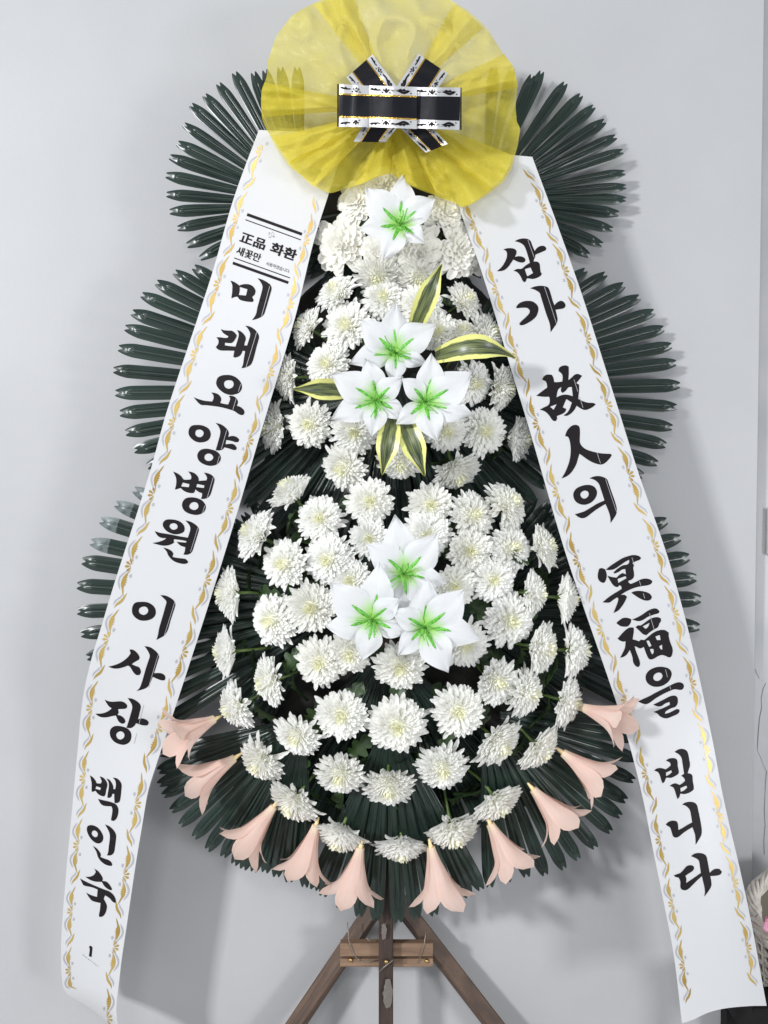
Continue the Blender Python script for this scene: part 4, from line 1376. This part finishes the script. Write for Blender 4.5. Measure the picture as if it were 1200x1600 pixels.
# shine on the film's fold, painted as fine pale strips across the ink
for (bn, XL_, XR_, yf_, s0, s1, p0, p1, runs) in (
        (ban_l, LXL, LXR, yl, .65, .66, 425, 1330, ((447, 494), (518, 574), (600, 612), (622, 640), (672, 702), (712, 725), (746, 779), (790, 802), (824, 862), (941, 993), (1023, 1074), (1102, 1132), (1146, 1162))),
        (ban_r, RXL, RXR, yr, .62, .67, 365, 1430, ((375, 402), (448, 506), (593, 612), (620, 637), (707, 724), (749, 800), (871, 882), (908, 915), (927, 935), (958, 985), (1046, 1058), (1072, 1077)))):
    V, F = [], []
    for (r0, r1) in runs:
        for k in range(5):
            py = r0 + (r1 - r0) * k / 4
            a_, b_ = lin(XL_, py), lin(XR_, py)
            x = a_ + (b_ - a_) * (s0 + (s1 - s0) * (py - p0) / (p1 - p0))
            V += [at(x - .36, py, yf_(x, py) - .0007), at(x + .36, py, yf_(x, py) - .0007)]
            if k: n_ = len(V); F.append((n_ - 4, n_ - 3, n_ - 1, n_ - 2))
    wobj('fold_glint', V, F, M['silver_ink'], bn)['kind'] = 'stuff'
for side, loops in GL:
    if loops is None: chars.append((side, []))
    else: chars[-1][1].append(loops)
for side, polys in chars:
    print_mesh('brush_character', polys, yl if side == 'L' else yr, 0.0006, M['ink'], ban_l if side == 'L' else ban_r)

# ---- border print: leaves, palmettes and drops along both edges
PER = 110.0
LEAF_A = parse('26,15 30,12.3 35,10.0 39,7.6 43,5.9 48,5.3 53,6.2 58,8.4 62,11.2 67,14.2 61.5,12.2 58.5,11.0 57.6,12.6 56.3,10.6 53.8,12.6 52.8,10.6 49.9,13.4 49.2,11.0 46.4,14.2 45.8,11.4 42.8,13.4 42.2,11.6 38,11.4 33,13.2')
SHADE_A = parse('34,7.0 39,2.8 44,.6 50,.0 56,2.0 61,6.0 66,11.0 60.5,8.0 55,4.6 50,2.6 45,2.7 40,5.0')
S_LEAF = parse('1,19.0 6,16.2 10,14.6 14,12.6 18,9.6 22,7.6 28,6.6 23.6,9.2 20,12.6 15.5,16.2 10,17.8 6,18.4')
S_SHADE = parse('5,12.8 10,9.8 14,6.4 18,4.2 24,4.2 19,6.2 15,8.4 11,11.8')
DROP = [(58 + 3.0 * math.cos(k * .785), 16.2 + 1.9 * math.sin(k * .785) * (1 - .3 * math.cos(k * .785))) for k in range(8)]
PALM = []
for k, a_ in enumerate((-58, -19, 19, 58)):
    ca, sa = math.cos(R(a_)), math.sin(R(a_))
    def q_(l, w): return (72 + sa * l + ca * w, 14.2 - ca * l + sa * w)
    PALM.append([q_(2.4, -.25), q_(6, -1.3), q_(9.4, -2.0), q_(10.4, -.9), q_(11.8, 0), q_(10.4, .9), q_(9.4, 2.0), q_(6, 1.3), q_(2.4, .25)])


def mirror(pl): return [(144 - u, v) for u, v in pl]


def border(X, inward, ys, yf, parent, lo, hi):
    gold, silver = [], []
    # arc parameter: the palmette of motif k sits at ys[k]
    for k in range(len(ys) - 1):
        y0, y1 = ys[k], ys[k + 1]
        def mp(u, v):
            py = y0 + (y1 - y0) * (u - 72) / PER
            h = 2.0
            dx = (interp(X, py + h) - interp(X, py - h)) / (2 * h)
            nl = math.hypot(1, dx)
            ux, uy = dx / nl, 1 / nl
            s = (y1 - y0) / 108.0
            nx, ny = (uy, -ux) if inward > 0 else (-uy, ux)
            vv = (v * .98 + 3.6) * min(1.06, max(.9, s))
            return (interp(X, py) + nx * vv, py + ny * vv)
        for pl, dest, sb in ((LEAF_A, gold, 1), (mirror(LEAF_A), gold, 1), ([(u + PER, v) for u, v in S_LEAF], gold, 2),
                             (SHADE_A, silver, 2), (mirror(SHADE_A), silver, 2), ([(u + PER, v) for u, v in S_SHADE], silver, 2),
                             (DROP, silver, 1), (mirror(DROP), silver, 1)) + tuple((p, gold, 1) for p in PALM):
            pts = [mp(u, v) for u, v in pl]
            if sb > 1: pts = [tuple(p) for p in smooth_poly(pts, sb)]
            cy = sum(p[1] for p in pts) / len(pts)
            if lo < cy < hi and all(lo - 4 < p[1] < hi + 8 for p in pts): dest.append([pts])
    print_mesh('gold_border_print', gold, yf, 0.0005, M['gold'], parent, None)['kind'] = 'stuff'
    print_mesh('silver_border_print', silver, yf, 0.0005, M['silver_ink'], parent, None)['kind'] = 'stuff'


border(LXL, 1, [128, 231, 337, 440, 549, 657, 768, 879, 993, 1105, 1215, 1320, 1423, 1518, 1612], yl, ban_l, 212, 1548)
border(LXR, -1, [175, 275, 379.5, 479, 586, 693, 800, 912, 1025, 1142, 1259, 1370, 1482, 1590, 1695], yl, ban_l, 285, 1612)
border(RXL, 1, [157, 257, 357, 457, 559, 667, 774, 881, 990, 1100, 1213, 1316, 1415, 1511, 1608], yr, ban_r, 300, 1590)
border(RXR, -1, [122, 222, 320, 418, 524, 629, 738, 848, 955, 1065, 1170, 1274, 1376, 1478.5, 1581], yr, ban_r, 250, 1569)


# ---- small print panel near the top of the left banner
def text_loops(txt, fat=0.0):
    cu = bpy.data.curves.new('lettering', 'FONT')
    cu.body = txt
    cu.size = 1.0
    cu.fill_mode = 'FRONT'
    cu.offset = fat
    cu.resolution_u = 3
    o = bpy.data.objects.new('lettering', cu)
    COL.objects.link(o)
    dg = bpy.context.evaluated_depsgraph_get()
    me = bpy.data.meshes.new_from_object(o.evaluated_get(dg))
    V = [v.co.copy() for v in me.vertices]
    F = [tuple(p.vertices) for p in me.polygons]
    bpy.data.objects.remove(o)
    bpy.data.curves.remove(cu)
    bpy.data.meshes.remove(me)
    return V, F


def text_print(name, txt, org, ang, em, parent, yf, fat=0.0, wide=1.0, width=None):
    V, F = text_loops(txt, 0.0)
    if not V: return
    ca, sa = math.cos(R(ang)), math.sin(R(ang))
    x0 = min(v.x for v in V)
    if width:
        wide = width / em / (max(v.x for v in V) - x0)
    bag = Bag()
    offs = [(0, 0)] if fat < .01 else [(fat * math.cos(k * 1.0472), fat * math.sin(k * 1.0472)) for k in range(6)]
    for k, (ox, oy) in enumerate(offs):
        W = []
        for v in V:
            a_, b_ = (v.x + ox - x0) * em * wide, -(v.y + oy) * em
            px, py = org[0] + a_ * ca - b_ * sa, org[1] + a_ * sa + b_ * ca
            W.append(at(px, py, yf(px, py) - .0006 - k * .00003))
        bag.add((W, F))
    wobj(name, bag.V, bag.F, M['ink'], parent, False)


ANG = 19.7
def bar(p0, p1, w):
    d = Vector((p1[0] - p0[0], p1[1] - p0[1])).normalized()
    n = Vector((-d.y, d.x))
    pts = [(p0[0], p0[1]), (p1[0], p1[1]), (p1[0] + n.x * w, p1[1] + n.y * w), (p0[0] + n.x * w, p0[1] + n.y * w)]
    return [pts]


def c8(x, y): return (340 + x / 8, 320 + y / 8)
print_mesh('sticker_lines', [bar(c8(375, 103), c8(1060, 350), 4.6), bar(c8(350, 180), c8(1041, 432), 1.5), bar(c8(210, 658), c8(906, 908), 1.5), bar(c8(196, 710), c8(890, 957), 4.4)], yl, .0006, M['ink'], ban_l)
text_print('lettering', '正品', c8(276, 447), ANG, 18.0, ban_l, yl, .032, width=40)
text_print('lettering', '화환', c8(652, 582), ANG, 19.0, ban_l, yl, .036, width=41)
text_print('lettering', '새꽃만', c8(228, 606), ANG, 14.5, ban_l, yl, .026, width=39)
text_print('lettering', '사용하였습니다.', c8(600, 748), ANG, 6.6, ban_l, yl, .004, width=39.5)
seal = []
q = random.Random(5)
for i in range(22):
    x, y = c8(640 + 72 * q.random(), 338 + 66 * q.random())
    a_, l_ = q.random() * 3.1, .8 + 1.2 * q.random()
    seal.append(bar((x, y), (x + l_ * math.cos(a_), y + l_ * math.sin(a_)), .42))
print_mesh('seal_print', seal, yl, .0006, M['ink'], ban_l, None)['kind'] = 'stuff'
tiny = []
for i in range(9):
    x, y = 129.5 + i * 2.75, 1491.5 + i * 2.05
    for k in range(4):
        a_ = q.random() * 3.1
        x2, y2 = x + q.random() * 1.2, y + q.random() * 1.4
        tiny.append(bar((x2, y2), (x2 + 1.1 * math.cos(a_), y2 + 1.1 * math.sin(a_)), .32))
print_mesh('fine_print', tiny, yl, .0006, M['ink'], ban_l, None)['kind'] = 'stuff'

# ---------------------------------------------------------------- the yellow rosette
OUT = [(408, 162), (409, 140), (417, 118), (418, 95), (432, 55), (455, 25), (490, 5), (520, -8), (560, -18), (612, -22), (660, -15), (700, -2), (730, 15), (760, 45), (788, 85), (803, 105), (809, 130), (806, 165), (807, 192), (814, 199), (808, 232), (800, 262), (785, 285), (760, 305), (735, 321), (720, 325), (716, 318), (690, 310), (665, 300), (640, 290), (610, 271), (590, 276), (570, 286), (545, 294), (515, 302), (490, 292), (455, 262), (430, 228), (418, 205), (409, 185)]
RC = (616, 168)


def outline_radius(tab, ang):
    """radius of the closed outline at an angle"""
    best = None
    d = (math.cos(ang), math.sin(ang))
    n = len(tab)
    for i in range(n):
        ax_, ay_ = tab[i][0] - RC[0], tab[i][1] - RC[1]
        bx_, by_ = tab[(i + 1) % n][0] - RC[0], tab[(i + 1) % n][1] - RC[1]
        den = d[0] * (by_ - ay_) - d[1] * (bx_ - ax_)
        if abs(den) < 1e-9: continue
        t = (ax_ * (by_ - ay_) - ay_ * (bx_ - ax_)) / den
        u = (ax_ * d[1] - ay_ * d[0]) / den
        if t > 0 and -1e-6 <= u <= 1 + 1e-6:
            best = t if best is None else max(best, t)
    return best or 180


ros = empty('yellow_rosette', at(*RC, -.08))
tag(ros, 'round yellow gauze rosette gathered at its middle on top of the wreath', 'rosette')


def tri(x):
    x = x % 1.0
    return 1 - abs(2 * x - 1)


def sheet(name, tab, Yc, Yr, scale, seed, pleat_n, amp, crump):
    q = random.Random(seed)
    NA, NR = 300, 34
    # irregular pleats: random angular knots
    cuts = []
    a_ = 0
    while a_ < 2 * math.pi:
        cuts.append((a_, q.random()))
        a_ += (2 * math.pi / pleat_n) * (.5 + q.random())
    def pleat(ang):
        ang %= 2 * math.pi
        for i in range(len(cuts)):
            a0, h0 = cuts[i]
            a1, h1 = cuts[i + 1] if i + 1 < len(cuts) else (2 * math.pi, cuts[0][1])
            if a0 <= ang < a1:
                f = (ang - a0) / (a1 - a0)
                return (1 - f) * h0 + f * h1 - .55 * (.5 - abs(f - .5)) * 1.0
        return 0
    V = []
    rads = [outline_radius(tab, 2 * math.pi * i / NA) for i in range(NA)]
    rads = [(rads[i - 1] + rads[i] * 2 + rads[(i + 1) % NA]) / 4 for i in range(NA)]
    for r in range(NR):
        f = r / (NR - 1)
        for i in range(NA):
            ang = 2 * math.pi * i / NA
            rr = rads[i] * scale
            up = max(0.0, -math.sin(ang))
            x = RC[0] + math.cos(ang) * rr * f
            y = RC[1] + math.sin(ang) * rr * f
            # gathering line: horizontal, from the bow
            A = amp * (0.25 + f) * (1 - .75 * up)
            Y = Yc + (Yr - Yc) * f ** 1.3
            Y -= A * pleat(ang + .10 * math.sin(f * 4 + seed)) * min(1, f * 2.5)
            cn = noise.noise(Vector((x * .011, y * .011, seed))) + .5 * noise.noise(Vector((x * .026, y * .026, seed + 5)))
            rid = (1 - abs(noise.noise(Vector((x * .017 + 3, y * .017, seed * 2.0))))) ** 3
            rid2 = (1 - abs(noise.noise(Vector((x * .035 + 7, y * .035, seed * 3.0))))) ** 4
            Y -= crump * (cn * .8 + rid * .9 * (.4 + up) + rid2 * .15) * min(1, f * 2)
            Y -= .030 * up * math.sin(min(1, f) * math.pi) ** .8
            px_ = x + 1.5 * noise.noise(Vector((x * .03, y * .03, 9 + seed))) * f
            py_ = y + 1.5 * noise.noise(Vector((x * .03, y * .03, 19 + seed))) * f
            V.append(at(px_, py_, Y))
    F = grid_faces(NR, NA, 0, True)
    return wobj(name, V, F, M['cloth'], ros)


sheet('gauze', OUT, -.135, -.115, 1.0, 8, 17, .040, .022)


def flap(a0, a1, reach, Yc, Yr, seed, fold):
    """a pleat of gauze doubled over the sheet: a sector between two angles with a rolled edge"""
    q = random.Random(seed)
    NA, NR = 26, 26
    V = []
    for r in range(NR):
        f = r / (NR - 1)
        for i in range(NA):
            t = i / (NA - 1)
            ang = R(a0 + (a1 - a0) * t)
            # pleats start as a narrow bundle at the bow
            ang0 = R((a0 + a1) / 2 + (a1 - a0) * .35 * (t - .5))
            rr = outline_radius(OUT, ang) * reach 
            x = RC[0] + math.cos(ang) * rr * f
            y = RC[1] + math.sin(ang) * rr * f
            Y = Yc + (Yr - Yc) * f - fold * math.sin(math.pi * t) * (.25 + f) - .010 * math.sin(t * 6.28 * 1.5 + seed) * f
            Y -= .016 * noise.noise(Vector((x * .02, y * .02, seed)))
            Y -= .012 * (1 - abs(noise.noise(Vector((x * .03, y * .03, seed + 4))))) ** 4
            V.append(at(x + 1.2 * noise.noise(Vector((y * .03, seed, f))), y, Y))
    wobj('pleat', V, grid_faces(NR, NA), M['cloth'], ros)


for k, (a0, a1, rc, fo) in enumerate(((176, 191, 1.0, .018), (151, 166, .985, .016), (135, 153, .99, .020), (90, 117, .99, .022), (63, 92, .985, .022), (40, 64, .99, .020), (22, 42, .98, .018),
                                      (-26, -9, 1.0, .016), (232, 250, .985, .016), (300, 318, .98, .014))):
    flap(a0, a1, rc, -.160, -.140, 50 + k, fo)

# ---------------------------------------------------------------- the black bow
bow = empty('black_ribbon_bow', at(*RC, -.19))
tag(bow, 'black and silver patterned ribbon bow in the middle of the rosette', 'bow')
SCROLL = [parse('-2,.40 6,.30 12,.30 17,.40 22,.56 28,.60 33,.50 39,.42 34,.72 27,.90 21,.84 15,.64 9,.52 3,.60'),
          parse('14,.40 18,.22 23,.34 26,.20 30,.42 34,.36 37,.50 30,.58 24,.54 19,.50'),
          parse('40,.50 42,.26 44,.48 47,.14 50,.48 52,.26 54,.50 51,.60 49,.78 47,.84 45,.78 43,.60'),
          parse('38,.76 40.5,.68 41.5,.78 40,.88 38,.86'), parse('52.5,.78 54,.68 56,.76 56,.86 54,.88')]


def strip(name, rows, parent, flip=False, gold_edges=(True, True)):
    """rows: list of (top point px,py,Y ; bottom point px,py,Y) along the ribbon; builds film, borders, gold lines and scroll print"""
    def P(u, v, lift=0.0):
        n = len(rows) - 1
        i = min(n - 1, max(0, int(u * n))); f = u * n - i
        a0, b0 = rows[i]; a1, b1 = rows[i + 1]
        t = [a0[k] + (a1[k] - a0[k]) * f for k in range(3)]
        b = [b0[k] + (b1[k] - b0[k]) * f for k in range(3)]
        c = [t[k] + (b[k] - t[k]) * v for k in range(3)]
        return at(c[0], c[1], c[2] - lift + .0012 * math.sin(u * 9 + v * 4))
    def band(v0, v1, lift, nu=28, nv=5):
        V = [P(i / (nu - 1), v0 + (v1 - v0) * j / (nv - 1), lift) for i in range(nu) for j in range(nv)]
        return V, grid_faces(nu, nv)
    o = wobj(name, *band(0, 1, 0, 28, 9), M['satin'], parent)
    ln = sum(math.hypot(rows[i + 1][0][0] - rows[i][0][0], rows[i + 1][0][1] - rows[i][0][1]) for i in range(len(rows) - 1))
    for e, (v0, v1) in enumerate(((0.0, .215), (.785, 1.0))):
        wobj('silver_border', *band(v0, v1, .0006), M['silver'], o)
        g0, g1 = (v1 - .005, v1 + .035) if e == 0 else (v0 - .035, v0 + .005)
        if gold_edges[e]:
            wobj('gold_line', *band(g0, g1, .0009), M['gold_line'], o)
        b = Bag()
        u = -10.0
        while u < ln:
            for pl in SCROLL:
                pts = []
                for (a_, c_) in pl:
                    cc = c_ if e == 0 else 1 - c_
                    pts.append(((u + a_ * .78) / ln, v0 + (v1 - v0) * (.06 + .88 * cc)))
                if all(0.01 <= p_[0] <= .99 for p_ in pts):
                    tr = tessellate_polygon([[Vector((p_[0] * ln, p_[1] * 50, 0)) for p_ in pts]])
                    W = [P(p_[0], p_[1], .0011) for p_ in pts]
                    F = []
                    for t in tr:
                        nrm = (W[t[1]] - W[t[0]]).cross(W[t[2]] - W[t[0]])
                        F.append(tuple(t) if nrm.y < 0 else tuple(t[::-1]))
                    b.add((W, F))
            u += 57 * .78
        wobj('scroll_print', b.V, b.F, M['ink'], o, False)['kind'] = 'stuff'
    return o


def seg(pts_top, pts_bot, Ys, n=10):
    rows = []
    for i in range(n + 1):
        t = i / n
        k = t * (len(Ys) - 1); i0 = min(len(Ys) - 2, int(k)); f = k - i0
        f2 = f * f * (3 - 2 * f)
        Y = Ys[i0] + (Ys[i0 + 1] - Ys[i0]) * f2
        a = (pts_top[0][0] + (pts_top[1][0] - pts_top[0][0]) * t, pts_top[0][1] + (pts_top[1][1] - pts_top[0][1]) * t, Y)
        b = (pts_bot[0][0] + (pts_bot[1][0] - pts_bot[0][0]) * t, pts_bot[0][1] + (pts_bot[1][1] - pts_bot[0][1]) * t, Y)
        rows.append((a, b))
    return rows


# crop of the bow: scale 5.714, origin (520, 70)
def cb(x, y): return (520 + x / 5.714, 70 + y / 5.714)
strip('tail', seg((cb(355, 85), cb(590, 400)), (cb(122, 290), cb(330, 560)), (-.176, -.196, -.206)), bow)
strip('tail', seg((cb(765, 78), cb(540, 420)), (cb(1025, 255), cb(830, 560)), (-.178, -.198, -.208)), bow)
strip('tail', seg((cb(580, 735), cb(470, 870)), (cb(320, 640), cb(185, 865)), (-.208, -.200, -.188)), bow)
strip('tail', seg((cb(560, 700), cb(830, 965)), (cb(800, 640), cb(1025, 885)), (-.208, -.202, -.186)), bow)
strip('loop', seg((cb(58, 350), cb(360, 368)), (cb(55, 732), cb(350, 735)), (-.226, -.244, -.240)), bow)
strip('loop', seg((cb(735, 378), cb(1140, 382)), (cb(735, 745), cb(1128, 760)), (-.236, -.246, -.228)), bow, gold_edges=(False, False))
strip('knot', seg((cb(325, 362), cb(752, 376)), (cb(322, 733), cb(750, 752)), (-.243, -.253, -.243)), bow)
# the folded-back ends of the loops, so that they have depth
for (x, top_, bot_) in ((55, 350, 732), (1134, 382, 760)):
    V, F = [], []
    for j in range(2):
        for i in range(8):
            a_ = i / 7
            dx = -5 * math.sin(a_ * math.pi) * (1 if x < 500 else -1)
            p = cb(x, top_ if j == 0 else bot_)
            V.append(at(p[0] + dx * .6, p[1], -.226 + .036 * a_))
    F = grid_faces(2, 8)
    wobj('loop_return', V, F, M['satin'], bow)

# ---------------------------------------------------------------- wicker basket and the stand under it
BC = at(1243, 1428, 0.0)
bas = empty('wicker_basket', BC)
tag(bas, 'white wicker basket with a braided rim at the right edge', 'basket')
axis = Vector((-.12, -.66, .74)).normalized()
u_ = axis.cross(Vector((0, 1, 0.2))).normalized()
v_ = axis.cross(u_)
RR = 0.083
b = Bag()
for s in range(8):
    pts = []
    n = 84
    for i in range(n + 1):
        a_ = 2 * math.pi * i / n
        tw = a_ * 4 + 2 * math.pi * s / 8
        rr = .0112 + .0022 * math.sin(a_ * 13 + s)
        c = BC + (u_ * math.cos(a_) + v_ * math.sin(a_)) * (RR + rr * math.cos(tw)) + axis * rr * math.sin(tw)
        pts.append(c)
    bb = tube(pts, .0038 + .0007 * (s % 3), 6, False)
    wobj('rim_strand', bb[0], bb[1], M['wicker'], bas)
# body: rings of strand weaving round ribs
bot = at(1238, 1573, 0.0) + Vector((0.0, 0.0, .004))
NRING = 15
NRIB = 22
for k in range(NRING):
    t = (k + .6) / NRING
    c = BC - axis * .010 + (bot - BC) * t + Vector((0, .03 * math.sin(t * 3.0) * 0, 0))
    ax2 = axis.lerp(Vector((0, 0, 1)), min(1, t * 1.15)).normalized()
    uu = ax2.cross(Vector((0, 1, 0.2))).normalized(); vv = ax2.cross(uu)
    rad = RR * (1.0 + .02 * math.sin(t * 3) - .26 * t)
    pts = []
    n = 132
    for i in range(n + 1):
        a_ = 2 * math.pi * i / n
        wv = .0036 * math.cos(a_ * NRIB / 2 + math.pi * k)
        pts.append(c + (uu * math.cos(a_) + vv * math.sin(a_)) * (rad + wv) + ax2 * .0014 * math.sin(a_ * 9 + k))
    bb = tube(pts, .0035, 5, False)
    wobj('weave_strand', bb[0], bb[1], M['wicker'], bas)
for j in range(NRIB):
    a_ = 2 * math.pi * j / NRIB
    pts = []
    for i in range(9):
        t = i / 8
        c = BC + (bot - BC) * t
        ax2 = axis.lerp(Vector((0, 0, 1)), min(1, t * 1.15)).normalized()
        uu = ax2.cross(Vector((0, 1, 0.2))).normalized(); vv = ax2.cross(uu)
        pts.append(c + (uu * math.cos(a_) + vv * math.sin(a_)) * RR * (1.0 + .02 * math.sin(t * 3) - .26 * t))
    bb = tube(pts, .0030, 5, True)
    wobj('rib', bb[0], bb[1], M['wicker'], bas)
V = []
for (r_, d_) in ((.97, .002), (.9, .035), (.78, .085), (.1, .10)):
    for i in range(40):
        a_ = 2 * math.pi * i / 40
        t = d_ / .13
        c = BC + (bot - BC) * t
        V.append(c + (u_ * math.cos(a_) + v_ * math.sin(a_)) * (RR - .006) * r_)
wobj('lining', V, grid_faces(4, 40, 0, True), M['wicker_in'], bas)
# a pale pink blossom lying in it
fl = at(1205, 1438, -0.035)
ro = empty('pink_blossom', fl)
tag(ro, 'pink and white blossom lying inside the wicker basket', 'flower')
for k in range(7):
    a_ = k * 2.4
    V = []
    for i in range(7):
        t = i / 6
        for j in range(5):
            v = -1 + j / 2
            w = .013 * math.sin(math.pi * (t * .8 + .12))
            d = Vector((math.cos(a_), -.45 - .3 * t, math.sin(a_))).normalized()
            sd = Vector((-math.sin(a_), 0, math.cos(a_)))
            V.append(fl + d * (.028 + .004 * (k % 3)) * t + sd * w * v + Vector((0, -.006 * v * v, 0)))
    wobj('petal', V, grid_faces(7, 5), M['rose'], ro)

tx0, tx1 = at(1174.5, 1573, -.09).x, at(1174.5, 1573, -.09).x + .34
zt = at(1180, 1573, -.09).z
bs = empty('black_side_table', ((tx0 + tx1) / 2, 0.02, 0))
tag(bs, 'black side table corner under the wicker basket', 'table')


def slab(x0, x1, y0, y1, z0, z1, r=.004):
    V = []
    for (z, i_) in ((z0, r), (z0 + r, 0), (z1 - r, 0), (z1, r)):
        a, b_, c, d = x0 + i_, x1 - i_, y0 + i_, y1 - i_
        V += [(a, c, z), (b_, c, z), (b_, d, z), (a, d, z)]
    F = grid_faces(4, 4, 0, True) + [(3, 2, 1, 0), (12, 13, 14, 15)]
    return V, F


wobj('table_top', *slab(tx0, tx1, -.10, .11, zt - .035, zt), M['black'], bs, False)
wobj('apron', *slab(tx0 + .012, tx1 - .012, -.088, .098, zt - .10, zt - .0352), M['black'], bs, False)
for (x, y) in ((tx0 + .012, -.088), (tx1 - .046, -.088), (tx0 + .012, .064), (tx1 - .046, .064)):
    wobj('leg', *slab(x, x + .034, y, y + .034, 0, zt - .1002), M['black'], bs, False)
